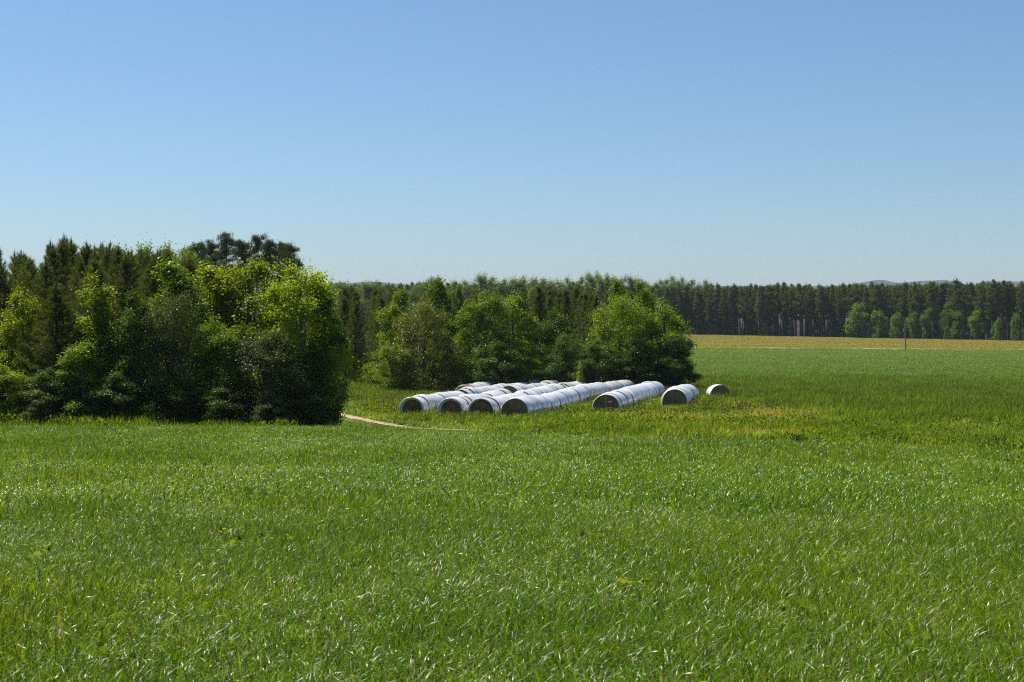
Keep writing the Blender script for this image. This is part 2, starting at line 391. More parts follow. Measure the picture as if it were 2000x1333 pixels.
def bale_row(name, px, d, length, slope, collar, label, cat, group=None, bands=(), seed=0, face_y=0.10, size=1.0):
    r_ = np.random.RandomState(seed)
    x0, y0 = px_x(px, d), d; z0 = float(zg(x0, y0))
    root = bpy.data.objects.new(name, None); COL.objects.link(root)
    rz = -math.atan(slope); root.location = (x0, y0, z0); root.rotation_euler = (0, 0, rz); root.empty_display_size = 0.3; root.scale = (size,) * 3
    tag(root, label, cat, group)
    n = max(1, int(round(length / BL)))
    ax = np.array([math.sin(-rz), math.cos(-rz)])
    def gz(s): return float(zg(x0 + ax[0] * s, y0 + ax[1] * s)) - z0
    for k in range(n):
        s = k * BL; sl = math.atan2(gz(s + BL) - gz(s), BL)
        o = add('wrapped_bale', film_meshes[r_.randint(8)], root, (r_.normal(0, 0.022), s, CZ - 0.06 + gz(s) + r_.normal(0, 0.022)))
        o.rotation_euler = (sl, 0, r_.normal(0, 0.012)); k2 = 1 + r_.normal(0, 0.022); o.scale = (k2, 1.015, k2)
    if collar:
        r_in, over = collar
        add('film_collar', collar_mesh(r_in, over, seed), root, (0, 0, CZ - 0.06))
        add('hay_face', hay_face_mesh(seed, r_in * 1.01, face_y), root, (0, 0, CZ - 0.06))
    else:
        add('hay_face', hay_face_mesh(seed, BR * 0.955, 0.02), root, (0, 0, CZ - 0.06))
    back = add('hay_face', hay_face_mesh(seed + 50, BR * 0.955, 0.02), root, (0, n * BL, CZ - 0.06 + gz(n * BL)), rz=math.pi)
    for s in bands:
        add('exposed_hay_band', band_mesh(seed + int(s * 7)), root, (0, s, CZ - 0.06 + gz(s)))
    return root
S = 0.225
G = 'long white-wrapped hay bale rows'
bale_row('bale_row', 805, 75.0, 9.4, S, (BR * 0.76, 0.18), 'leftmost front white-wrapped bale row, shortest of the four side by side, thick white rim', 'bale row', G, seed=1, face_y=0.12)
bale_row('bale_row', 881, 72.5, 11.8, S, (BR * 0.77, 0.16), 'white-wrapped bale row second from left in front, white rim, dark split behind first bale', 'bale row', G, bands=(BL,), seed=2, face_y=0.12)
bale_row('bale_row', 940, 71.0, 20.2, S, (BR * 0.86, 0.10), 'white-wrapped bale row third from left in front, thin rim, dark split behind first bale', 'bale row', G, bands=(BL * 1.0,), seed=3)
bale_row('bale_row', 1005, 69.0, 36.6, S + 0.008, None, 'longest white-wrapped bale row, nearest of all, dark open hay face without a rim', 'bale row', G, seed=4)
rowE = bale_row('bale_row', 1184, 72.0, 24.0, S - 0.015, (BR * 0.93, 0.03), 'white-wrapped bale row standing apart, brown torn band and twine on its hay face', 'bale row', G, bands=(0.78 * BL,), seed=5, face_y=0.03)
bale_row('bale_row', 1318, 75.5, 11.8, 0.18, (BR * 0.92, 0.05), 'short white-wrapped bale row at the right, brown hay face beside the trees', 'bale row', G, seed=6, face_y=0.03)
bale_row('bale_row', 899, 86.5, 28.0, S, None, 'white-wrapped bale row behind the leftmost front row, mostly hidden', 'bale row', G, seed=7)
bale_row('bale_row', 994, 91.5, 24.0, S, None, 'rear white-wrapped bale row with dark end showing behind the second front row', 'bale row', G, seed=8)
bale_row('bale_row', 1091, 96.5, 19.0, S, None, 'rear white-wrapped bale row with dark end showing behind the third front row', 'bale row', G, seed=9)
bale_row('bale_row', 906, 98.0, 8.3, S, (BR * 0.98, 0.02), 'farthest bale row, only its brown-stained top showing below the trees', 'bale row', G, bands=(0.2, 0.9), seed=10)
# twine and a torn scrap of film on the face of the row that stands apart
V, F = tube([(0.02, -0.09, CZ + 0.52), (0.0, -0.11, CZ), (-0.02, -0.10, CZ - 0.45)], 0.012, 5)
add('twine', mesh_np('twine', V, F, M['film']), rowE)
V = [(0.10, -0.10, CZ + 0.26), (0.20, -0.13, CZ + 0.24), (0.33, -0.11, CZ + 0.28), (0.30, -0.12, CZ + 0.20), (0.17, -0.14, CZ + 0.17)]
V2 = [(x, y + 0.012, z) for x, y, z in V]
add('film_scrap', mesh_np('film_scrap', V + V2, [(0, 1, 4, 0), (1, 2, 3, 4), (5, 9, 6, 5), (6, 9, 8, 7)], M['film']), rowE)
# the lone bale
sb = bale_row('round_bale', 1407, 88.0, 1.2, -0.16, None, 'single round bale alone in the meadow, white film over a dark hay end', 'hay bale', seed=11, size=0.93)

# ------------------------------------------------------------------ utility pole
pxp, dp = 1769, 262.0
pr = bpy.data.objects.new('wooden_pole', None); COL.objects.link(pr)
pr.location = (px_x(pxp, dp), dp, float(zg(px_x(pxp, dp), dp))); pr.rotation_euler = (0, math.radians(-1.2), 0)
tag(pr, 'lone grey wooden pole at the far edge of the green field', 'pole')
V, F = tube([(0, 0, -0.3), (0, 0, 1.6), (0.0, 0, 3.6), (0.0, 0, 5.7)], [0.12, 0.115, 0.105, 0.095], 10)
add('shaft', mesh_np('pole_shaft', V, F, bark_mat('weathered_pole', (0.10, 0.085, 0.075), (0.24, 0.21, 0.19)), smooth=True), pr)
V, F = tube([(0, 0, 5.68), (0, 0, 5.72), (0, 0, 5.78)], [0.11, 0.11, 0.02], 10)
add('cap', mesh_np('pole_cap', V, F, M['bark']), pr)

# ------------------------------------------------------------------ trees
def leaf_quads(P, Nn, size, rs, fold=0.0):
    n = len(P)
    T = nrm(np.cross(Nn, rs.normal(size=(n, 3)))); B = np.cross(Nn, T)
    s = (size * rs.uniform(0.65, 1.25, n))[:, None]
    V = np.stack([P - T * s * 0.55, P + B * s * 0.36 - T * s * 0.08, P + T * s * 0.55 - Nn * s * 0.12, P - B * s * 0.36 - T * s * 0.08], 1).reshape(-1, 3)
    return V, np.arange(4 * n).reshape(-1, 4)

def prof_fn(kind):
    if kind == 'egg': return lambda t: np.clip(np.sin(np.pi * np.clip(t, 0, 1) ** 0.8), 0, 1) ** 0.65
    if kind == 'column': return lambda t: np.clip(1 - t ** 2.2, 0, 1) ** 0.6 * np.clip(t * 5 + 0.55, 0, 1)
    if kind == 'shrub': return lambda t: np.clip(1 - t ** 2.2, 0, 1) ** 0.6 * np.clip(t * 5 + 0.6, 0, 1)
    if kind == 'edge': return lambda t: np.clip(1 - t ** 2.8, 0, 1) ** 0.6 * np.clip(t * 3 + 0.70, 0, 1)
    if kind == 'round': return lambda t: np.sqrt(np.clip(1 - (2 * t - 1) ** 2, 0, 1))

def broadleaf(seed, H, W, kind, n_clump, per, leaf, zlow=0.03, clump=0.34, flat=0.75, up=0.4, n_lobe=20):
    """returns trunk mesh, crown V/F/tint (crown meshes get their material per tree)"""
    rs = np.random.RandomState(seed); pf = prof_fn(kind)
    lean = rs.normal(0, 0.025, 2) * H
    nl = n_lobe; lt = (np.arange(nl) + rs.uniform(0.1, 0.9, nl)) / nl * 0.93 + 0.02; la = np.arange(nl) * 2.399 + rs.normal(0, 0.5, nl)
    lrad = W * rs.uniform(0.13, 0.23, nl) * (0.55 + 0.45 * pf(lt)); lrad[-1] *= 0.8
    lr = np.maximum(0, W / 2 * pf(lt) * rs.uniform(0.75, 1.12, nl) - lrad * 0.8)
    lz = np.clip((zlow + (1 - zlow) * lt) * H, lrad * 0.7, H - lrad * rs.uniform(0.75, 1.3, nl))
    LC = np.stack([lr * np.cos(la) + lean[0] * lt, lr * np.sin(la) + lean[1] * lt, lz], -1)
    pick_l = rs.choice(nl, n_clump, p=lrad ** 2 / np.sum(lrad ** 2))
    ow = nrm(np.stack([np.cos(la), np.sin(la), np.full(nl, 0.7)], -1))
    dv = nrm(rs.normal(size=(n_clump, 3)) + 0.75 * ow[pick_l])
    C = LC[pick_l] + dv * (lrad[pick_l] * rs.uniform(0.45, 1.0, n_clump))[:, None] * [1, 1, 0.85]
    nf = n_clump // 6; tf = rs.uniform(0.05, 0.85, nf); af = rs.uniform(0, 6.28, nf); rf = W / 2 * pf(tf) * np.sqrt(rs.uniform(0, 0.6, nf))
    C[:nf] = np.stack([rf * np.cos(af), rf * np.sin(af), (zlow + (1 - zlow) * tf) * H], -1)
    z = C[:, 2]
    hi = np.argsort(z + rs.normal(0, 0.2 * H, n_clump))[-max(5, n_clump // 9):]; ns = len(hi)
    sh = C[hi] + np.stack([np.zeros(ns), np.zeros(ns), clump * rs.uniform(0.2, 0.7, ns)], -1)
    sh[:, 2] = np.minimum(sh[:, 2], H)
    acc = Acc()
    cr = clump * rs.uniform(0.6, 1.35, n_clump)
    nper = rs.poisson(per, n_clump)
    idx = np.repeat(np.arange(n_clump), nper)
    off = rs.normal(size=(len(idx), 3)) * 0.55; off[:, 2] *= flat
    P = C[idx] + off * cr[idx][:, None]
    ct = rs.uniform(0, 1, n_clump)
    tint = np.clip(0.55 * ct[idx] + 0.45 * rs.uniform(0, 1, len(idx)), 0, 1)
    idx2 = np.repeat(np.arange(ns), per // 2)
    o2 = rs.normal(size=(len(idx2), 3)) * np.array([0.16, 0.16, 0.22]) * clump / 0.34
    P2 = sh[idx2] + o2
    P = np.concatenate([P, P2]); tint = np.concatenate([tint, 0.4 + 0.6 * rs.uniform(0, 1, len(P2))])
    keep = P[:, 2] > 0.05; P = P[keep]; tint = tint[keep]
    out = P - np.array([0, 0, H * 0.4]); out[:, 2] *= 0.5
    Nn = nrm(nrm(out) * 0.55 + np.array([0, 0, up]) + rs.normal(size=P.shape) * 0.75)
    V, Fq = leaf_quads(P, Nn, leaf, rs)
    tk = Acc()
    hs = np.linspace(0, 0.9, 7)
    path = np.stack([lean[0] * hs + 0.05 * np.sin(hs * 7 + seed), lean[1] * hs + 0.05 * np.cos(hs * 6), hs * H - 0.15 * (hs == 0)], -1)
    rad = 0.016 * H * (1 - hs) ** 0.8 + 0.012
    tk.add(*tube(path, rad, 7))
    pick = rs.choice(n_clump, min(n_clump, 34), replace=False)
    for c in pick:
        e = C[c]; h0 = np.clip(e[2] * rs.uniform(0.35, 0.75) / H, 0.02, 0.85)
        s = np.array([np.interp(h0, hs, path[:, 0]), np.interp(h0, hs, path[:, 1]), h0 * H])
        mid = (s + e) / 2 + np.array([0, 0, -0.06 * H * rs.uniform(0, 1)]) + rs.normal(0, 0.06, 3)
        tk.add(*tube([s, mid, e], [0.007 * H * (1 - h0) + 0.008, 0.005 * H * (1 - h0) + 0.006, 0.004], 4))
    return tk, (V, Fq, tint)

def needles(P, D, n_per, length, width, rs, spread=0.75):
    """tufts of needles at P pointing along D"""
    m = len(P); idx = np.repeat(np.arange(m), n_per); d = D[idx]
    dirn = nrm(d + rs.normal(size=d.shape) * spread)
    b = P[idx] - d * (rs.uniform(0, 1, len(idx)) * length * 0.9)[:, None]
    L = length * rs.uniform(0.7, 1.2, len(idx))[:, None]
    side = nrm(np.cross(dirn, rs.normal(size=d.shape))) * width * 0.5
    V = np.stack([b - side, b + side, b + dirn * L], 1).reshape(-1, 3)
    return V, np.arange(3 * len(idx)).reshape(-1, 3), idx

def young_pine(seed, H, W, n_needle=15, nl=0.21, nw=0.014, zlow=0.04, step=0.42, quality=1.0):
    rs = np.random.RandomState(seed); tk = Acc(); P = []; D = []; T = []
    lean = rs.normal(0, 0.02, 2) * H
    hs = np.linspace(0, 1, 8); path = np.stack([lean[0] * hs, lean[1] * hs, hs * H - 0.2 * (hs == 0)], -1)
    tk.add(*tube(path, 0.014 * H * (1 - hs) + 0.012, 6))
    z = zlow * H; az0 = rs.uniform(0, 6.28)
    while z < H * 0.985:
        f = z / H; R = W / 2 * ((1 - f) ** 0.75 * 0.93 + 0.07) * np.clip(0.75 + f * 2, 0, 1)
        nb = rs.randint(4, 7)
        for b in range(nb):
            az0 += 2.399; L = R * rs.uniform(0.7, 1.15); el = rs.uniform(0.10, 0.35) + 0.55 * f
            dh = np.array([math.cos(az0), math.sin(az0), 0])
            s = np.array([lean[0] * f, lean[1] * f, z]); k = np.linspace(0, 1, 5)[:, None]
            br = s + dh * L * k * math.cos(el) + np.array([0, 0, 1]) * (L * math.sin(el) * k + 0.22 * L * k ** 2)
            tk.add(*tube(br, np.linspace(0.02 * (1 - f) + 0.007, 0.004, 5), 3))
            ns = max(3, int(L / 0.15 * quality))
            for q in np.linspace(0.22, 1.0, ns):
                p = np.array([np.interp(q, k[:, 0], br[:, c]) for c in range(3)])
                if q < 1: 
                    sd = np.array([-dh[1], dh[0], 0]) * rs.choice([-1, 1])
                    dd = dh * 0.55 + sd * rs.uniform(0.3, 0.9) + np.array([0, 0, rs.uniform(0.2, 0.9)])
                    dd /= np.linalg.norm(dd); p = p + dd * rs.uniform(0.08, 0.30) * min(1, L)
                else: dd = nrm(dh * 0.5 + np.array([0, 0, 0.75]))
                P.append(p); D.append(dd); T.append(rs.uniform(0.1, 0.85) * (0.55 + 0.45 * q))
        z += step * rs.uniform(0.75, 1.2) * (0.65 + 0.35 * (1 - f))
    # leader and candles
    top = path[-1]
    for q in np.linspace(-0.9, 0.25, 12): P.append(top + np.array([rs.normal(0, 0.03), rs.normal(0, 0.03), q])); D.append(np.array([0, 0, 1.0])); T.append(0.6)
    P = np.array(P); D = np.array(D); T = np.array(T)
    V, Fq, idx = needles(P, D, n_needle, nl, nw, rs, 0.55)
    tint = np.clip(T[idx] + rs.normal(0, 0.12, len(idx)), 0, 1)
    # upright candles on the upper shoots
    up = np.where(P[:, 2] > 0.35 * H)[0]; up = up[rs.uniform(size=len(up)) < 0.30]
    cb = P[up]; m = len(cb); hgt = rs.uniform(0.10, 0.30, m)
    a = rs.uniform(0, 6.28, m); sx = np.stack([np.cos(a), np.sin(a), np.zeros(m)], -1) * 0.016
    cV = np.stack([cb - sx, cb + sx, cb + np.stack([np.zeros(m), np.zeros(m), hgt], -1)], 1).reshape(-1, 3)
    V = np.concatenate([V, cV]); Fq = np.arange(len(V)).reshape(-1, 3); tint = np.concatenate([tint, np.full(m, 1.0)])
    tk.add(*tube([top - [0, 0, 0.2], top + [0, 0, 0.2], top + [0, 0, 0.5]], [0.022, 0.02, 0.004], 5))
    return tk, (V, Fq, tint)

def tall_pine(seed, H, W, base=0.5, n=210, n_needle=14, nl=0.6, nw=0.09, dome=0.7):
    rs = np.random.RandomState(seed); tk = Acc()
    lean = rs.normal(0, 0.015, 2) * H; hs = np.linspace(0, 0.98, 8)
    path = np.stack([lean[0] * hs, lean[1] * hs, hs * H - 0.3 * (hs == 0)], -1)
    tk.add(*tube(path, 0.0085 * H * (1 - hs) ** 0.7 + 0.02, 7))
    for k in range(22):                                   # dead lower branches
        h = rs.uniform(0.18, base); a = rs.uniform(0, 6.28); L = rs.uniform(0.5, 1.6)
        s = np.array([lean[0] * h, lean[1] * h, h * H])
        tk.add(*tube([s, s + np.array([math.cos(a), math.sin(a), 0.12]) * L * 0.6, s + np.array([math.cos(a), math.sin(a), 0.05]) * L], [0.025, 0.018, 0.006], 3))
    nb = 46; P = []; D = []; T = []
    for b in range(nb):
        f = rs.uniform(0, 1) ** 0.85; h = base + (0.97 - base) * f; a = b * 2.399 + rs.normal(0, 0.3)
        R = W / 2 * (np.clip(1 - f, 0, 1) ** dome * 0.9 + 0.12) * (0.55 + 0.45 * min(1, f * 4)) * rs.uniform(0.65, 1.15)
        s = np.array([lean[0] * h, lean[1] * h, h * H]); dh = np.array([math.cos(a), math.sin(a), 0])
        e = s + dh * R + np.array([0, 0, R * rs.uniform(0.1, 0.5)])
        tk.add(*tube([s, (s + e) / 2 - [0, 0, 0.05 * R], e], [0.045, 0.03, 0.01], 3))
        m = max(2, int(n / nb * rs.uniform(0.6, 1.4)))
        q = rs.uniform(0.45, 1.08, m)[:, None]
        p = s + (e - s) * q + rs.normal(0, 0.22, (m, 3)) * [1, 1, 0.7]
        P.append(p); D.append(nrm(dh + rs.normal(0, 0.4, (m, 3)) + [0, 0, 0.7])); T.append(np.clip(rs.uniform(0, 1) * 0.6 + rs.uniform(0, 0.4, m), 0, 1))
    top = path[-1]; P.append(top + rs.normal(0, 0.2, (8, 3)) * [1, 1, 2]); D.append(np.tile([0, 0, 1.0], (8, 1))); T.append(np.full(8, 0.5))
    P = np.concatenate(P); D = np.concatenate(D); T = np.concatenate(T)
    V, Fq, idx = needles(P, D, n_needle, nl, nw, rs, 0.8)
    return tk, (V, Fq, np.clip(T[idx] + rs.normal(0, 0.1, len(idx)), 0, 1))

def old_pine(seed, H, W):
    rs = np.random.RandomState(seed); tk = Acc(); P = []; T = []
    lean = rs.normal(0, 0.03, 2) * H; hs = np.linspace(0, 0.97, 9)
    path = np.stack([lean[0] * hs + 0.12 * np.sin(hs * 9 + seed), lean[1] * hs, hs * H - 0.3 * (hs == 0)], -1)
    tk.add(*tube(path, 0.011 * H * (1 - hs) ** 0.8 + 0.03, 7))
    for b in range(20):
        f = (b + rs.uniform(0, 1)) / 20; h = 0.60 + 0.37 * f; a = b * 2.399 + rs.normal(0, 0.4)
        R = W / 2 * (1.0 - 0.75 * abs(f - 0.35) ** 1.4) * (1 - f ** 4 * 0.8) * rs.uniform(0.6, 1.12)
        s = np.array([np.interp(h, hs, path[:, 0]), np.interp(h, hs, path[:, 1]), h * H]); dh = np.array([math.cos(a), math.sin(a), 0])
        e = s + dh * R + np.array([0, 0, R * rs.uniform(0.05, 0.45)]); m_ = s + dh * R * 0.5 + np.array([0, 0, R * 0.02])
        tk.add(*tube([s, m_, e], [0.085, 0.06, 0.02], 4))
        for q in range(rs.randint(3, 6)):
            c = s + (e - s) * rs.uniform(0.35, 1.1) + rs.normal(0, 0.5, 3) * [1, 1, 0.5]; rr = rs.uniform(0.30, 0.62)
            m = int(100 * rr); o = rs.normal(size=(m, 3)) * 0.62
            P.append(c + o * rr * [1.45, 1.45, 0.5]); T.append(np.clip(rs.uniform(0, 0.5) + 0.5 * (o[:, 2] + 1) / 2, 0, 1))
    P = np.concatenate(P); T = np.concatenate(T); D = nrm(rs.normal(0, 0.6, P.shape) + [0, 0, 0.6])
    V, Fq, idx = needles(P, D, 6, 0.32, 0.05, rs, 0.9)
    return tk, (V, Fq, np.clip(T[idx] + rs.normal(0, 0.1, len(idx)), 0, 1))

LIB = {}
def lib(key, gen, trunk_mat, crown_mat, H):
    tk, (V, Fq, tint) = gen
    LIB[key] = (tk.mesh(key + '_trunk', trunk_mat, True), mesh_np(key + '_crown', V, Fq, crown_mat, tint), H)

def plant(name, key, x, y, H, wscale=1.0, rz=None, mat=None, label=None, cat='tree', group=None, sink=0.05):
    tm, cm, H0 = LIB[key]; s = H / H0
    root = bpy.data.objects.new(name, None); COL.objects.link(root); root.empty_display_size = 0.3
    root.location = (x, y, float(zg(x, y)) - sink); root.rotation_euler = (0, 0, random.uniform(0, 6.28) if rz is None else rz)
    root.scale = (s * wscale, s * wscale, s)
    t = bpy.data.objects.new('trunk', tm); COL.objects.link(t); t.parent = root
    c = bpy.data.objects.new('crown', cm); COL.objects.link(c); c.parent = root
    if mat: c.material_slots[0].link = 'OBJECT'; c.material_slots[0].material = mat
    tag(root, label, cat, group)
    return root
random.seed(11)

# library of shapes; reference size 7 m tall
lib('maple_a', broadleaf(21, 7, 4.2, 'edge', 250, 115, 0.105, clump=0.36), M['bark'], M['bright'], 7)
lib('maple_b', broadleaf(22, 7, 3.8, 'edge', 230, 115, 0.105, clump=0.36), M['bark'], M['bright'], 7)
lib('maple_c', broadleaf(23, 7, 4.0, 'egg', 240, 115, 0.105, 0.02, clump=0.36), M['bark'], M['green'], 7)
lib('column_a', broadleaf(24, 7, 2.6, 'column', 190, 95, 0.105, clump=0.30, n_lobe=22), M['bark'], M['green'], 7)
lib('column_b', broadleaf(25, 7, 2.3, 'column', 180, 95, 0.105, clump=0.30, n_lobe=22), M['bark'], M['bright'], 7)
lib('bushy_a', broadleaf(26, 7, 5.6, 'shrub', 320, 100, 0.10, clump=0.42, n_lobe=26), M['bark'], M['grey'], 7)
lib('bushy_b', broadleaf(27, 7, 5.2, 'shrub', 310, 85, 0.095, clump=0.44, n_lobe=26), M['bark'], M['olive'], 7)
lib('far_a', broadleaf(28, 18, 12, 'egg', 190, 105, 0.31, 0.12, clump=1.0), M['bark'], M['far_leaf'], 18)
lib('far_b', broadleaf(29, 18, 11, 'egg', 180, 105, 0.31, 0.10, clump=1.0), M['bark'], M['far_leaf'], 18)
lib('dome', broadleaf(33, 12, 8.5, 'egg', 300, 110, 0.16, 0.08, clump=0.55), M['bark'], M['green'], 12)
lib('far_c', broadleaf(30, 9, 6.5, 'edge', 170, 60, 0.27, 0.02, clump=0.75), M['bark'], M['far_leaf'], 9)
lib('far_d', broadleaf(31, 9, 6.8, 'egg', 170, 60, 0.27, 0.02, clump=0.75), M['bark'], M['far_leaf'], 9)
for k in range(4): lib('young_pine_%d' % k, young_pine(40 + k, 9, 4.3 + 0.25 * k, 26, 0.24, 0.020, 0.04, 0.36, 1.25), M['bark_pine'], M['pine'], 9)
for k in range(3): lib('mid_pine_%d' % k, young_pine(50 + k, 10, 4.8, 18, 0.34, 0.045, 0.05, 0.5, 0.75), M['bark_pine'], M['pine'], 10)
for k in range(5): lib('tall_pine_%d' % k, tall_pine(60 + k, 17, 3.4 + 0.3 * k, 0.30 + 0.05 * k, 620, 15, 0.36, 0.055), M['bark_pine'], M['pine_far'], 17)
for k in range(6): lib('old_pine_%d' % k, old_pine(70 + k, 17, 7.0), M['bark_pine'], M['pine_old'], 17)

def tree_px(name, key, px, d, top, label, wpx=None, ref_w=None, mat=None, cat='tree', group=None, rz=None, sink=0.05):
    """px, top: where the tree stands and its top in the photograph; d: its distance in metres"""
    x = px_x(px, d); z = float(zg(x, d)); H = (HORIZON - top) / F_PX * d - z
    ws = 1.0
    if wpx: ws = (wpx / F_PX * d) / (ref_w * H / LIB[key][2])
    return plant(name, key, x, d, H, ws, rz, mat, label, cat, group, sink)
RW = dict(maple_a=4.2, maple_b=3.8, maple_c=4.0, column_a=2.6, column_b=2.3, bushy_a=5.6, bushy_b=5.2)
def bl(key, px, d, top, wpx, m, label, name='broadleaf_tree', cat='tree', group=None):
    return tree_px(name, key, px, d, top, label, wpx, RW[key], M[m], cat, group)

GL, GM = 'trees at the edge of the left wood', 'trees of the clump behind the bales'
# --- left wood edge
bl('maple_a', 588, 64.5, 516, 205, 'bright', 'tall bright yellow-green tree at the right end of the left wood', group=GL)
bl('maple_b', 490, 66.5, 510, 230, 'bright', 'bright yellow-green tree below the tall skyline pines', group=GL)
bl('column_b', 530, 69, 512, 110, 'green', 'slim mid-green treetop between the two brightest trees of the left wood', group=GL)
bl('column_a', 428, 67, 518, 140, 'bright', 'slim yellow-green tree left of the brightest pair', group=GL)
bl('column_a', 352, 65.5, 510, 150, 'green', 'slender green tree rising in the middle of the left wood', group=GL)
bl('bushy_a', 520, 61.8, 640, 215, 'grey', 'grey-green bushy tree in front of the bright trees', group=GL)
bl('maple_c', 632, 66, 560, 110, 'dark', 'dark green tree at the outer right edge of the left wood', group=GL)
bl('maple_c', 610, 62.6, 668, 130, 'dark', 'low dark tree beside the start of the dirt path', group=GL)
bl('maple_a', 425, 62.8, 625, 160, 'green', 'mid-green tree under the slim yellow-green one', group=GL)
bl('column_b', 178, 63.5, 532, 115, 'bright', 'narrow lime-green tree standing before the young pines', group=GL)
bl('maple_b', 42, 66, 572, 125, 'bright', 'lime-green tree by the left picture edge', group=GL)
bl('maple_c', 262, 62.6, 572, 135, 'dark', 'dark glossy tree right of the narrow lime-green one', group=GL)
bl('bushy_b', 335, 62.8, 565, 170, 'grey', 'wide grey-green fine-leaved tree in the left wood front', group=GL)
bl('maple_b', 168, 62.0, 668, 130, 'green', 'low green tree at the foot of the narrow lime-green one', group=GL)
bl('maple_a', 8, 62, 712, 130, 'bright', 'low yellow-green bush tree at the lower left picture edge', group=GL)
bl('bushy_a', -70, 62, 640, 170, 'dark', 'dark bushy tree cut by the left picture edge', group=GL)
bl('maple_c', 95, 61.6, 720, 130, 'dark', 'low dark tree under the front young pine', group=GL)
bl('maple_c', 240, 61.5, 720, 130, 'dark', 'low dark tree below the dark glossy one', group=GL)
bl('bushy_a', 345, 61.4, 735, 150, 'dark', 'low dark bush tree right at the shaded grass edge', group=GL)
bl('maple_c', 455, 61.2, 740, 130, 'dark', 'low dark tree left of the pale-leaved shrub', group=GL)
bl('maple_c', 560, 61.5, 745, 120, 'dark', 'low dark tree right of the pale-leaved shrub', group=GL)
# low shrubs along the foot of the wood
bl('maple_c', 530, 60.3, 758, 78, 'grey', 'small pale-leaved shrub at the foot of the left wood', 'shrub', 'shrub')
bl('maple_b', 72, 60.2, 762, 60, 'olive', 'small yellowish shrub at the lower left wood edge', 'shrub', 'shrub')
# front young pine
tree_px('pine_tree', 'young_pine_1', 112, 63.8, 560, 'young pine in front of the left wood with drooping needle branches', 190, 4.15)
# --- young pine stand behind
rs = np.random.RandomState(9); n_p = 0
spots = []
for row, d in enumerate(np.arange(68, 98, 3.0)):
    for q in np.arange(-120, 440, 2.6 / d * F_PX):
        spots.append((q + rs.normal(0, 10), d + rs.normal(0, 0.7)))
sky_px = np.array([-200, 0, 20, 60, 100, 160, 230, 300, 350, 420, 470]); sky_y = np.array([470, 472, 492, 498, 462, 474, 478, 490, 500, 505, 520])
for q, d in spots:
    lim = np.interp(q, sky_px, sky_y)
    top = lim + abs(rs.normal(0, 7)) + rs.choice([0, 3, 8]) + max(0, (84 - d)) * rs.uniform(0.5, 2.4)
    tree_px('young_pine_tree', 'young_pine_%d' % rs.randint(4), q, d, top, 'young pine in the dense stand filling the left wood', group='young pines of the left wood')
# rounded trees behind the pines
for q, d, top, wh in ((262, 122, 480, 'second from the left'), (300, 128, 477, 'third from the left'), (338, 124, 479, 'nearest the tall skyline pines'), (230, 126, 484, 'leftmost')):
    tree_px('broadleaf_tree', 'dome', q, d, top, 'rounded green treetop behind the young pines of the left wood, ' + wh, group='rounded trees behind the young pines')
# --- tall pines on the skyline
for k, (q, d, top, wpx, lb) in enumerate((
    (382, 160, 470, 66, 'leftmost tall dark skyline pine with a broad dome'), (414, 166, 466, 46, 'tall dark skyline pine second from left, narrow'),
    (441, 163, 453, 54, 'tallest dark skyline pine with a loose top'), (470, 160, 467, 56, 'tall dark skyline pine just right of the tallest one'),
    (502, 166, 456, 50, 'tall skyline pine with an open top in the middle of the group'), (528, 163, 465, 48, 'tall dark skyline pine third from the right'),
    (549, 167, 470, 50, 'tall dark skyline pine second from the right'), (566, 161, 472, 58, 'rightmost tall dark skyline pine with flat spreading boughs'))):
    tree_px('tall_pine_tree', 'old_pine_%d' % (k % 6), q, d, top, lb, wpx * 1.15, 7.0, group='tall pines on the skyline')
# --- clump behind the bales
bl('maple_b', 765, 110, 596, 90, 'fresh', 'bright green tree at the left end of the clump behind the bales', group=GM)
bl('column_a', 782, 113, 566, 66, 'green', 'upright green tree at the left of the clump behind the bales', group=GM)
bl('column_a', 848, 117, 542, 72, 'green', 'tallest upright green tree left in the clump behind the bales', group=GM)
bl('column_b', 882, 118, 548, 56, 'green', 'upright tree right of the tallest in the left part of the clump', group=GM)
bl('bushy_b', 828, 107, 585, 150, 'olive', 'wide olive-brown sparse tree left in the clump behind the bales', group=GM)
bl('maple_a', 768, 105.5, 672, 80, 'fresh', 'low bright green tree at the clump\'s left foot', group=GM)
bl('maple_b', 872, 105, 690, 60, 'olive', 'low olive tree between the olive-brown tree and the full green one', group=GM)
bl('maple_a', 945, 107, 570, 130, 'green', 'full green tree in the middle of the clump behind the bales', group=GM)
bl('maple_b', 1008, 109, 578, 120, 'fresh', 'green tree with a lime top right of the full green one', group=GM)
bl('maple_c', 985, 105, 660, 120, 'dark', 'dark tree filling the foot of the clump behind the long bale rows', group=GM)
bl('maple_c', 1085, 110, 608, 120, 'dark', 'dark tree in the shaded middle of the clump', group=GM)
bl('bushy_a', 1110, 107, 650, 110, 'dark', 'dark low tree left of the broad yellow-green one', group=GM)
bl('bushy_b', 1212, 107.5, 574, 165, 'fresh', 'broad yellow-green tree right in the clump behind the bales', group=GM)
bl('column_a', 1212, 114, 546, 62, 'green', 'upright green treetop behind the broad yellow-green tree', group=GM)
bl('maple_c', 1250, 113, 550, 110, 'green', 'tall green tree right of the upright treetop in the clump', group=GM)
bl('maple_c', 1295, 108, 590, 135, 'green', 'mid-green tree at the right end of the clump beside the short bale row', group=GM)
bl('maple_a', 1318, 106, 655, 100, 'dark', 'low dark tree spreading to the clump\'s right foot', group=GM)
bl('maple_c', 1165, 105, 665, 100, 'dark', 'dark low tree behind the far end of the longest bale row', group=GM)
bl('maple_c', 1245, 105.5, 665, 110, 'dark', 'dark low tree under the broad yellow-green one', group=GM)
bl('column_b', 1132, 103.0, 705, 16, 'bright', 'thin lime-green sapling in front of the dark clump', 'sapling', 'tree')
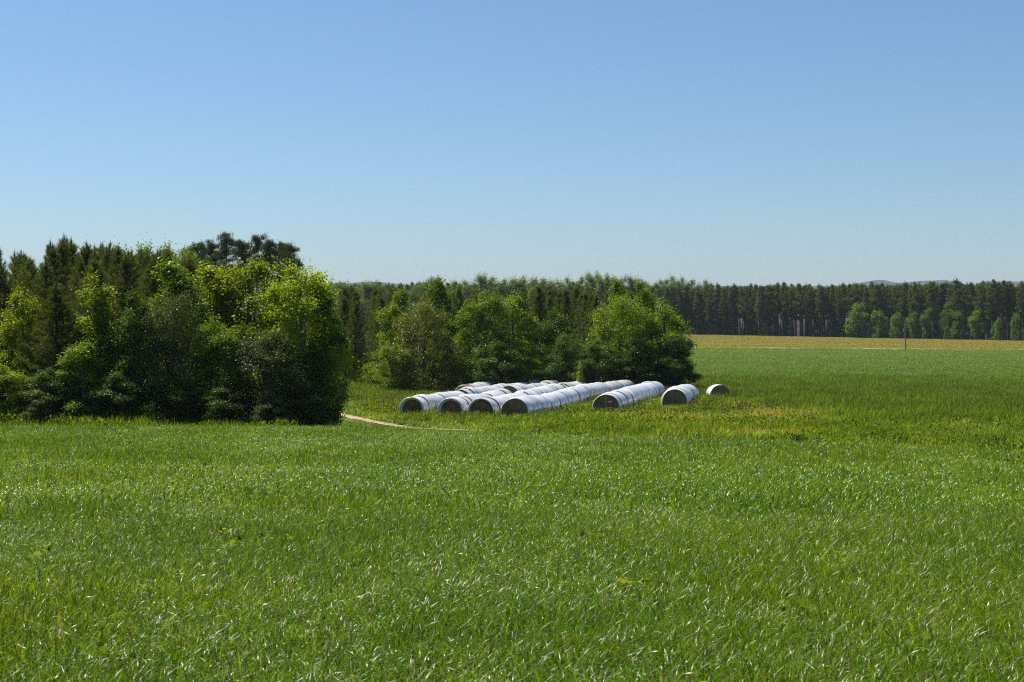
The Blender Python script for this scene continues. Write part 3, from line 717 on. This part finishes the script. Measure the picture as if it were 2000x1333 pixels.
tree_px('pine_tree', 'mid_pine_0', 1052, 115, 562, 'dark young pine in the middle of the clump behind the bales', 90, 4.4, group=GM)
tree_px('pine_tree', 'mid_pine_1', 1105, 118, 568, 'dark young pine right of the other pine in the clump', 80, 4.4, group=GM)
# --- dark young pines between and behind
for row, d in enumerate(np.arange(126, 152, 6.0)):
    for q in np.concatenate([np.arange(628, 770, 2.7 / d * F_PX), np.arange(775, 1310, 3.7 / d * F_PX)]):
        top = 562 + abs(rs.normal(0, 8)) + (20 - row * 5) * rs.uniform(0, 1)
        if q > 1180: top += (q - 1180) * 0.25
        tree_px('pine_tree', 'mid_pine_%d' % rs.randint(3), q + rs.normal(0, 9), d + rs.normal(0, 1.2), top, 'dark pine in the shaded stand between the two woods and behind the clump', group='dark pines behind the clump')

ORD = 'first second third fourth fifth sixth seventh eighth ninth tenth eleventh twelfth thirteenth fourteenth fifteenth sixteenth seventeenth eighteenth nineteenth twentieth twenty-first twenty-second twenty-third twenty-fourth twenty-fifth twenty-sixth twenty-seventh twenty-eighth twenty-ninth thirtieth'.split()
# --- far plantation: the front rows stand one by one, the rest is one mass
GP = 'tall pines of the far plantation'
front, rest = [], []
for row in range(13):
    off = row * 2.9
    ex = np.arange(-190, 235, 2.05)
    for x in ex:
        xx = x + rs.normal(0, 0.8); y = float(d_wood(xx)) + 2 + off + rs.normal(0, 1.0) + (1.5 * math.sin(xx * 0.13) if row == 0 else 0); q = 1000 + xx / y * F_PX
        if q < 560 or q > 2250: continue
        (front if (row < 6 and 1345 < q < 2050 and len(front) < 290) else rest).append((xx, y))
for x, y in front:
    plant('plantation_pine_tree', 'tall_pine_%d' % rs.randint(5), x, y, 16.4 + rs.normal(0, 0.65), rs.uniform(0.85, 1.15), None, None, 'tall bare-trunked pine in the front rows of the far plantation', 'tree', GP)

# geometry-node scatter used for what nobody could count
def scatter(name, pts, rot, scl, idx, tone, sources, label, cat):
    """one object whose points carry instances of the source meshes"""
    me = bpy.data.meshes.new(name); n = len(pts)
    me.vertices.add(n); me.vertices.foreach_set('co', np.asarray(pts, np.float32).ravel())
    for nm, typ, key, arr in (('rot', 'FLOAT_VECTOR', 'vector', rot), ('scl', 'FLOAT_VECTOR', 'vector', scl), ('idx', 'INT', 'value', idx), ('tone', 'FLOAT', 'value', tone)):
        a = me.attributes.new(nm, typ, 'POINT'); a.data.foreach_set(key, np.asarray(arr, np.int32 if typ == 'INT' else np.float32).ravel())
    coll = bpy.data.collections.new(name + '_sources')
    for k, sm in enumerate(sources):
        coll.objects.link(bpy.data.objects.new('%s_source_%02d' % (name, k), sm))
    g = bpy.data.node_groups.new(name + '_scatter', 'GeometryNodeTree')
    g.interface.new_socket('Geometry', in_out='INPUT', socket_type='NodeSocketGeometry')
    g.interface.new_socket('Geometry', in_out='OUTPUT', socket_type='NodeSocketGeometry')
    gi = g.nodes.new('NodeGroupInput'); go = g.nodes.new('NodeGroupOutput')
    ci = g.nodes.new('GeometryNodeCollectionInfo'); ci.inputs[0].default_value = coll; ci.inputs[1].default_value = True; ci.inputs[2].default_value = True
    ip = g.nodes.new('GeometryNodeInstanceOnPoints'); ip.inputs['Pick Instance'].default_value = True
    def na(nm, typ):
        q = g.nodes.new('GeometryNodeInputNamedAttribute'); q.data_type = typ; q.inputs[0].default_value = nm; return q.outputs[0]
    er = g.nodes.new('FunctionNodeEulerToRotation')
    g.links.new(na('rot', 'FLOAT_VECTOR'), er.inputs[0])
    g.links.new(gi.outputs[0], ip.inputs['Points']); g.links.new(ci.outputs[0], ip.inputs['Instance'])
    g.links.new(na('idx', 'INT'), ip.inputs['Instance Index']); g.links.new(er.outputs[0], ip.inputs['Rotation'])
    g.links.new(na('scl', 'FLOAT_VECTOR'), ip.inputs['Scale']); g.links.new(ip.outputs[0], go.inputs[0])
    o = add(name, me); md = o.modifiers.new('scatter', 'NODES'); md.node_group = g
    return tag(o, label, cat, kind='stuff')

# the rest of the plantation, trunk and crown joined per source
def joined(key):
    tm, cm, H0 = LIB[key]; srcs = []
    return tm, cm
R_ = np.array(rest); n = len(R_)
src = [m for k in range(5) for m in joined('tall_pine_%d' % k)]
kk = rs.randint(0, 5, n)
hh = rs.normal(16.3, 0.6, n) / 17; ww = hh * rs.uniform(0.85, 1.15, n)
pts = np.c_[R_, zg(R_[:, 0], R_[:, 1])]; rot = np.c_[np.zeros((n, 2)), rs.uniform(0, 6.28, n)]; scl = np.c_[ww, ww, hh]
scatter('pine_wood', np.r_[pts, pts], np.r_[rot, rot], np.r_[scl, scl], np.r_[kk * 2, kk * 2 + 1], np.full(2 * n, 0.5), src, 'dark mass of far pines behind the front plantation rows', 'wood')

# broadleaf trees at the plantation's edge and rising above it
for q, d, top, wpx, key, lb in ((1716, 415, 594, 50, 'far_c', 'full green tree at the plantation edge, left of the wooden pole'), (1740, 420, 606, 34, 'far_c', 'smaller tree right of the full green plantation-edge tree'),
    (1790, 408, 612, 30, 'far_c', 'small tree just right of the wooden pole'), (1815, 410, 610, 34, 'far_c', 'second small tree right of the wooden pole'),
    (1842, 408, 604, 36, 'far_c', 'third small tree right of the wooden pole'), (1876, 405, 594, 30, 'far_c', 'lime-green tree in the right plantation edge'),
    (1898, 403, 602, 40, 'far_c', 'green tree right of the lime-green one at the plantation edge'), (1932, 400, 606, 38, 'far_c', 'green edge tree near the right picture edge'),
    (1962, 398, 630, 26, 'far_c', 'small bush tree at the right plantation edge'), (1765, 412, 622, 20, 'far_c', 'small dark bush tree behind the wooden pole')):
    x = px_x(q, d); H = (HORIZON - top) / F_PX * d - float(zg(x, d)); ws = (wpx * 1.05 / F_PX * d) / (6.5 * H / 9)
    plant('broadleaf_tree', 'far_c' if rs.rand() < 0.5 else 'far_d', x, float(d_wood(x)) - rs.uniform(0.5, 2.0), H, ws, None, M['green'], lb, 'tree', 'broadleaf trees at the plantation edge')
for ku, (q, top) in enumerate(sorted(((1333, 612), (1352, 600), (1372, 606), (1412, 595), (1430, 620), (1450, 640), (1466, 604), (1502, 588), (1520, 632), (1549, 640), (1580, 625), (1612, 640), (1640, 628), (1672, 612), (1985, 612), (1342, 635), (1390, 632), (1400, 622), (1484, 636), (1536, 618), (1565, 644), (1596, 612), (1626, 620), (1655, 645), (1690, 640), (1850, 636), (1950, 622), (2015, 600), (2040, 630)))):
    x0_ = px_x(q, 440); yy = float(d_wood(x0_)) + rs.uniform(2, 9); x = px_x(q, yy); H = (HORIZON - top) / F_PX * yy - float(zg(x, yy))
    plant('broadleaf_tree', 'far_c', x, yy, H, rs.uniform(0.45, 0.9), None, M['green'], 'slim green understory tree among the far plantation trunks, %s from the left' % ORD[ku], 'tree', 'understory trees of the far plantation')
for ku, (q, top, wpx) in enumerate(((665, 550, 40), (712, 549, 34), (738, 552, 40), (820, 551, 36), (838, 541, 34), (905, 548, 40), (938, 534, 30), (960, 541, 40), (985, 546, 34), (1010, 541, 44), (1030, 540, 40), (1062, 544, 40), (1088, 545, 36), (1110, 543, 36), (1137, 541, 32), (1157, 530, 30), (1178, 534, 30), (1195, 538, 36), (1221, 537, 30), (1240, 545, 36), (1262, 548, 36), (1288, 547, 34), (1310, 540, 34), (1330, 542, 30), (1352, 547, 36), (1380, 548, 34))):
    yy = 452.0 if q < 1320 else 0
    x = px_x(q, 470)
    yy = float(d_wood(x)) + (rs.uniform(-60, -20) if q < 1260 else rs.uniform(6, 14)); x = px_x(q, yy)
    H = (HORIZON - top) / F_PX * yy - float(zg(x, yy)); ws = (wpx * 1.7 / F_PX * yy) / (11.5 * H / 18)
    plant('broadleaf_tree', 'far_a' if rs.rand() < 0.5 else 'far_b', x, yy, H, ws, None, None, 'light green rounded treetop on the far wood skyline, %s from the left' % ORD[ku], 'tree', 'light green treetops on the far skyline')

# ------------------------------------------------------------------ grasses
def blades(seed, n, rad, h0, h1, width, droop, seg=3, lean=0.5):
    """tuft of n curved blades; returns V, F(quads), tint per face"""
    rs = np.random.RandomState(seed)
    b = np.stack([rs.normal(0, rad * 0.5, n), rs.normal(0, rad * 0.5, n), np.full(n, -0.02)], -1)
    a = rs.uniform(0, 6.28, n); L = rs.uniform(h0, h1, n); dr = droop * rs.uniform(0.3, 1.5, n); ln = lean * rs.uniform(0, 1, n)
    dh = np.stack([np.cos(a), np.sin(a), np.zeros(n)], -1); sd = np.stack([-np.sin(a), np.cos(a), np.zeros(n)], -1)
    tw = rs.uniform(-0.7, 0.7, n); bend = rs.uniform(0.35, 1.0, n) * 2.3 * droop; wd = width * rs.uniform(0.6, 1.3, n); V = []
    pos = b.copy(); th = 0.08 + ln * 0.45
    for k in range(seg + 1):
        f = k / seg; ww = wd * np.interp(f, [0, 0.35, 0.7, 1], [0.75, 1.0, 0.8, 0.12]) * 0.5
        s_ = sd * np.cos(tw * f)[:, None] + np.array([0, 0, 1]) * np.sin(tw * f)[:, None]
        V += [pos - s_ * ww[:, None], pos + s_ * ww[:, None]]
        st = (L / seg)[:, None]
        pos = pos + st * (dh * np.sin(th)[:, None] + np.array([0, 0, 1]) * np.cos(th)[:, None])
        q_ = np.clip(((k + 1) / seg - 0.30) / 0.6, 0, 1); th = 0.08 + ln * 0.45 + bend * q_ * q_ * (3 - 2 * q_)
    V = np.stack(V, 1); m = 2 * (seg + 1)
    base = np.arange(n)[:, None] * m
    F = np.concatenate([np.stack([base[:, 0] + 2 * k, base[:, 0] + 2 * k + 1, base[:, 0] + 2 * k + 3, base[:, 0] + 2 * k + 2], -1) for k in range(seg)])
    return V.reshape(-1, 3), F, np.tile(rs.uniform(0, 1, n), seg)

def tuft(name, mat, *a, **k):
    V, F, t = blades(*a, **k); return mesh_np(name, V, F, mat, t, smooth=True)
def weed_mesh(name, seed, n, h, spread, leaf, mat):
    rs = np.random.RandomState(seed); P = np.stack([rs.normal(0, spread * 0.4, n), rs.normal(0, spread * 0.4, n), rs.uniform(0.05, 1, n) ** 0.8 * h], -1)
    Nn = nrm(rs.normal(size=(n, 3)) * 0.6 + [0, 0, 0.7]); V, F = leaf_quads(P, Nn, leaf, rs)
    return mesh_np(name, V, F, mat, rs.uniform(0, 0.95, n))
def seed_mesh(name, seed, n, h, rad, mat):
    rs = np.random.RandomState(seed); acc = Acc()
    for k in range(n):
        b = np.array([rs.normal(0, rad), rs.normal(0, rad), 0]); t = b + [rs.normal(0, 0.08), rs.normal(0, 0.08), h * rs.uniform(0.7, 1.15)]; d = t - b
        acc.add(*tube([b, b + d * 0.85], [0.004, 0.003], 3), t=0.2)
        acc.add(*tube([b + d * 0.82, b + d * 0.9, t], [0.004, 0.010, 0.003], 4), t=rs.uniform(0.3, 0.9))
    return acc.mesh(name, mat)

def value_noise(x, y, scale, seed):
    rs = np.random.RandomState(seed); g = rs.uniform(0, 1, (64, 64))
    u = x / scale; v = y / scale; i = np.floor(u).astype(int); j = np.floor(v).astype(int); fu = u - i; fv = v - j
    fu = fu * fu * (3 - 2 * fu); fv = fv * fv * (3 - 2 * fv)
    G_ = lambda a, b: g[a % 64, b % 64]
    return (G_(i, j) * (1 - fu) + G_(i + 1, j) * fu) * (1 - fv) + (G_(i, j + 1) * (1 - fu) + G_(i + 1, j + 1) * fu) * fv

def wedge(rs, n, d0, d1, margin=3.0, half=0.375):
    """n random points in the viewing wedge (a bit wider than the picture) between two distances"""
    y = np.sqrt(rs.uniform(d0 ** 2, d1 ** 2, n)); x = rs.uniform(-1, 1, n) * (y * half + margin)
    return x, y

# --- near crop
rs = np.random.RandomState(77)
near_src = [tuft('crop_tuft', M['crop'], 200 + k, 44, 0.20, 0.20, 0.46, 0.0072, 1.0 if k < 4 else 0.45, seg=6) for k in range(6)] + \
           [tuft('crop_tuft_tall', M['crop'], 210 + k, 7, 0.10, 0.42, 0.60, 0.009, 1.0, lean=0.5, seg=6) for k in range(2)]
mid_src = [tuft('crop_tuft_mid', M['crop'], 220 + k, 46, 0.36, 0.20, 0.46, 0.0145, 1.0 if k < 3 else 0.45, seg=5) for k in range(5)]
def crop_points(n, d0, d1, ns, tall, lo=0.8, hi=1.2):
    x, y = wedge(rs, n, d0, d1); k = y < d_edge(x); x, y = x[k], y[k]; n = len(x)
    up_ = rs.uniform(size=n) < np.clip(0.36 + 1.2 * (value_noise(x, y, 2.2, 51) - 0.5) + 0.8 * (value_noise(x, y, 7.5, 52) - 0.5), 0.05, 0.85)
    idx = np.where(up_, ns - 2 + rs.randint(0, 2, n), rs.randint(0, ns - 2, n))
    if tall: idx = np.where(rs.uniform(size=n) < 0.05, ns + rs.randint(0, tall, n), idx)
    tone = np.clip(0.42 + 0.35 * (value_noise(x, y, 3.1, 1) - 0.5) + 0.3 * (value_noise(x, y, 9, 2) - 0.5) + rs.normal(0, 0.22, n) + np.interp(y, [8, 14, 30], [0.18, 0.08, 0]), 0, 1)
    hs_ = rs.uniform(lo, hi, n) * (0.85 + 0.3 * value_noise(x, y, 4.0, 3))
    return np.c_[x, y, zg(x, y)], np.c_[rs.normal(0, 0.1, (n, 2)), rs.uniform(0, 6.28, n)], np.c_[np.ones(n), np.ones(n), hs_], idx, tone
a1 = crop_points(37000, 5.5, 21, 6, 2)
scatter('crop_grass', *a1, near_src, 'dense green cover crop filling the near field', 'grass')
a2 = crop_points(88000, 20.5, 62, 5, 0)
scatter('crop_grass', *a2, mid_src, 'green cover crop stretching back to the bales and the wood', 'grass')

# scattered dry stalks, seed heads and broad-leaved weeds standing in the crop
fw_src = [tuft('dead_leaves', M['seed'], 300 + k, 9, 0.10, 0.25, 0.45, 0.010, 0.8, seg=5) for k in range(3)] + [weed_mesh('field_weed', 310 + k, 34, 0.36, 0.22, 0.075, M['weed']) for k in range(3)] + \
         [tuft('dry_tuft', M['seed'], 320 + k, 14, 0.14, 0.20, 0.42, 0.009, 0.9, seg=5) for k in range(2)]
x, y = wedge(rs, 3400, 6, 46); k = (y < d_edge(x) - 0.5) & (rs.uniform(size=len(x)) < np.interp(y, [6, 12, 20, 46], [1, 0.8, 0.35, 0.2]) * (0.25 + 1.3 * (value_noise(x, y, 2.4, 61) > 0.55))); x, y = x[k], y[k]; n = len(x)
scatter('field_weeds', np.c_[x, y, zg(x, y)], np.c_[rs.normal(0, 0.15, (n, 2)), rs.uniform(0, 6.28, n)], np.c_[np.ones(n), np.ones(n), rs.uniform(0.7, 1.1, n)], rs.randint(0, 8, n), np.clip(rs.normal(0.5, 0.25, n), 0, 1), fw_src, 'dead brown leaves and broad-leaved weeds scattered through the near crop', 'weeds')

# --- rough meadow round the bales
mead_src = [tuft('meadow_tuft', M['meadow'], 240 + k, 36, 0.40, 0.30, 0.62, 0.024, 0.35) for k in range(5)] + \
           [weed_mesh('weed_plant', 250 + k, 60, 0.50, 0.45, 0.11, M['weed']) for k in range(3)] + \
           [seed_mesh('seed_heads', 260 + k, 12, 0.85, 0.22, M['seed']) for k in range(2)]
x, y = wedge(rs, 78000, 30, 139, 2)
k = (y > d_edge(x) + 0.1) & (y < d_green(x) + 5 * (value_noise(x, y, 7, 21) - 0.5) + rs.normal(0, 1.2, len(x))); x, y = x[k], y[k]
tp = np.array(TRACK)
dist = np.min(np.hypot(x[:, None] - np.interp(np.linspace(0, 1, 80), np.linspace(0, 1, len(tp)), tp[:, 0])[None], y[:, None] - np.interp(np.linspace(0, 1, 80), np.linspace(0, 1, len(tp)), tp[:, 1])[None]), axis=1)
k = dist > np.interp(x, [-8, -2.5, -0.8], [0.52, 0.32, 0.15]) + 0.45 * rs.uniform(size=len(x)) - 0.15; x, y, dist = x[k], y[k], dist[k]
inwood = (x < px_x(668, y)) & (y > 62); fringe = y < d_edge(x) + 4.5; k = ~inwood | fringe | (rs.uniform(size=len(x)) < 0.3); x, y, dist = x[k], y[k], dist[k]; n = len(x)
e = y - d_edge(x)                                            # metres behind the field edge
back = np.clip((y - np.interp(x, [-5, 11, 15, 40], [95, 90, 52, 44])) / 12, 0, 1)   # dark tall grass of the right-hand back meadow
tone = 0.50 + 0.30 * (value_noise(x, y, 4.2, 5) - 0.5) + 0.35 * (value_noise(x, y, 1.6, 6) - 0.5) - 0.24 * back + rs.normal(0, 0.08, n)
tone += 0.26 * np.exp(-((e - 1.2) / 1.3) ** 2) * (value_noise(x, y, 3, 8) > 0.45)              # dry fringe along the field
for bx, by, sx, sy, amp in ((9.8, 63, 3.2, 3.0, 0.32), (13.5, 66, 2.5, 4.5, 0.22), (9.5, 50, 3.0, 1.2, 0.16), (16.2, 41.5, 2.2, 0.8, 0.36), (12.0, 72, 1.2, 4, 0.3), (14.5, 46.5, 2.5, 1.2, 0.22)):
    tone += amp * np.exp(-((x - bx) / sx) ** 2 - ((y - by) / sy) ** 2) * (0.4 + 1.1 * value_noise(x, y, 1.1, 9))
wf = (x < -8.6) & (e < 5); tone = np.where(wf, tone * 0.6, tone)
tone = np.clip(tone, 0, 1)
idx = rs.randint(0, 5, n); u = rs.uniform(size=n)
weedy = value_noise(x, y, 5, 10)
idx = np.where((u < (0.20 * (weedy > 0.45) + 0.04) * (1 - back)) & (back < 0.8), 5 + rs.randint(0, 3, n), idx)
idx = np.where((u > 0.955) & (y > 64) & (y < 100) & (x < 13), 8 + rs.randint(0, 2, n), idx)
hs_ = rs.uniform(0.65, 1.15, n) * (0.75 + 0.5 * value_noise(x, y, 2.3, 11)) * np.interp(e, [0, 1.5, 6], [0.45, 0.55, 0.9]) * (1 + 0.35 * back)
hs_ *= np.interp(dist, [0.7, 2.2], [0.4, 1.0])
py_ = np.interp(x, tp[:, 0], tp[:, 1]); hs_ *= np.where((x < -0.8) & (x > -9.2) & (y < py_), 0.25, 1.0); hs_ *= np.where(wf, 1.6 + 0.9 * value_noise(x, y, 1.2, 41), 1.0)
wz = np.interp(y, [30, 60, 139], [0.8, 1.0, 1.5])
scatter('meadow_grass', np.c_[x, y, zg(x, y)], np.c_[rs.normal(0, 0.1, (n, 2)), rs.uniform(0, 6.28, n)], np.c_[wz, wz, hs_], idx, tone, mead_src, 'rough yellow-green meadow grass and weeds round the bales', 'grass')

# --- far crop, rough strip and tan field (seen only right of the clump)
far_src = [tuft('far_crop_tuft', M['farcrop'], 270 + k, 40, 0.8, 0.25, 0.48, 0.05, 0.5) for k in range(3)]
x, y = wedge(rs, 90000, 130, 264, 6); k = (y > d_green(x) - 2 + rs.normal(0, 1.0, len(x))) & (y < d_strip(x) + 4 * (value_noise(x, y, 6, 31) - 0.5)) & (x > px_x(1290, y)); x, y = x[k], y[k]; n = len(x)
tone = np.clip(0.45 + 0.5 * (value_noise(x * 0.25, y, 6, 12) - 0.5) + rs.normal(0, 0.15, n), 0, 1)
s_ = np.interp(y, [130, 264], [1, 1.5])
scatter('far_crop_grass', np.c_[x, y, zg(x, y)], np.c_[np.zeros((n, 2)), rs.uniform(0, 6.28, n)], np.c_[s_, s_, rs.uniform(0.8, 1.1, n)], idx[:0].tolist() + rs.randint(0, 3, n).tolist(), tone, far_src, 'smooth green crop beyond the rough meadow', 'grass')
x, y = wedge(rs, 26000, 225, 300, 8); k = (y > d_strip(x)) & (y < d_track(x) - 3) & (x > px_x(1300, y)); x, y = x[k], y[k]; n = len(x)
scatter('strip_grass', np.c_[x, y, zg(x, y)], np.c_[np.zeros((n, 2)), rs.uniform(0, 6.28, n)], np.c_[np.full(n, 1.6), np.full(n, 1.6), rs.uniform(0.2, 0.5, n)], rs.randint(0, 5, n), np.clip(rs.normal(0.28, 0.15, n), 0, 1), mead_src[:5], 'dark rough grass strip along the far track', 'grass')
tan_src = [tuft('tan_tuft', M['tan'], 280 + k, 40, 1.1, 0.10, 0.26, 0.07, 0.4) for k in range(3)]
x, y = wedge(rs, 60000, 250, 500, 8); k = (y > d_track(x) + 2.2) & (y < d_wood(x) + 4) & (x > px_x(1300, y)); x, y = x[k], y[k]; n = len(x)
tone = np.clip(0.5 + 0.8 * (value_noise(x * 0.3, y, 9, 13) - 0.5) + rs.normal(0, 0.2, n), 0, 1)
scatter('tan_field_grass', np.c_[x, y, zg(x, y)], np.c_[np.zeros((n, 2)), rs.uniform(0, 6.28, n)], np.c_[np.full(n, 1.5), np.full(n, 1.5), rs.uniform(0.7, 1.2, n)], rs.randint(0, 3, n), tone, tan_src, 'short tan grass of the far field before the plantation', 'grass')

# --- two dark weed clumps by the field edge
for q, d, wm, h, lb in ((1561, 43.5, 0.72, 0.42, 'dark blue-green weed clump at the edge of the near crop'), (1598, 43.8, 0.55, 0.26, 'low greyish weed clump right of the darker one')):
    xw = px_x(q, d); r0 = bpy.data.objects.new('weed_clump', None); COL.objects.link(r0); r0.location = (xw, d, float(zg(xw, d)) + 0.08)
    tag(r0, lb, 'weed')
    r_ = np.random.RandomState(q); P = np.stack([r_.normal(0, wm * 0.24, 900), r_.normal(0, wm * 0.24, 900), r_.uniform(0.02, 1, 900) * h], -1)
    P[:, 2] *= np.clip(1.15 - (np.hypot(P[:, 0], P[:, 1]) / wm / 0.62) ** 2, 0.1, 1)
    V, F = leaf_quads(P, nrm(r_.normal(size=P.shape) * 0.7 + [0, 0, 0.5]), 0.055, r_)
    add('foliage', mesh_np('weed_foliage', V, F, M['dark'] if q == 1561 else M['grey'], r_.uniform(0, 1, 900)), r0)
    acc = Acc()
    for k in range(8):
        aa = r_.uniform(0, 6.28); acc.add(*tube([(0, 0, -0.05), (math.cos(aa) * wm * 0.15, math.sin(aa) * wm * 0.15, h * 0.5), (math.cos(aa) * wm * 0.3, math.sin(aa) * wm * 0.3, h * 0.8)], [0.01, 0.007, 0.003], 4))
    add('stem', acc.mesh('weed_stem', M['bark']), r0)

# ------------------------------------------------------------------ haze
hz = bpy.data.materials.new('haze_air'); hz.use_nodes = True; t = hz.node_tree; t.nodes.clear()
ho = t.nodes.new('ShaderNodeOutputMaterial'); pv = t.nodes.new('ShaderNodeVolumePrincipled')
pv.inputs['Color'].default_value = (0.67, 0.79, 0.97, 1); pv.inputs['Density'].default_value = 8e-5; pv.inputs['Anisotropy'].default_value = 0.0
t.links.new(pv.outputs[0], ho.inputs['Volume'])
x0, x1, y0, y1, z0, z1 = -6500, 6500, -400, 8500, -70, 185
V = [(x0, y0, z0), (x1, y0, z0), (x1, y1, z0), (x0, y1, z0), (x0, y0, z1), (x1, y0, z1), (x1, y1, z1), (x0, y1, z1)]
F = [(3, 2, 1, 0), (4, 5, 6, 7), (0, 1, 5, 4), (1, 2, 6, 5), (2, 3, 7, 6), (3, 0, 4, 7)]
tag(add('haze', mesh_np('haze', V, F, hz)), kind='stuff')
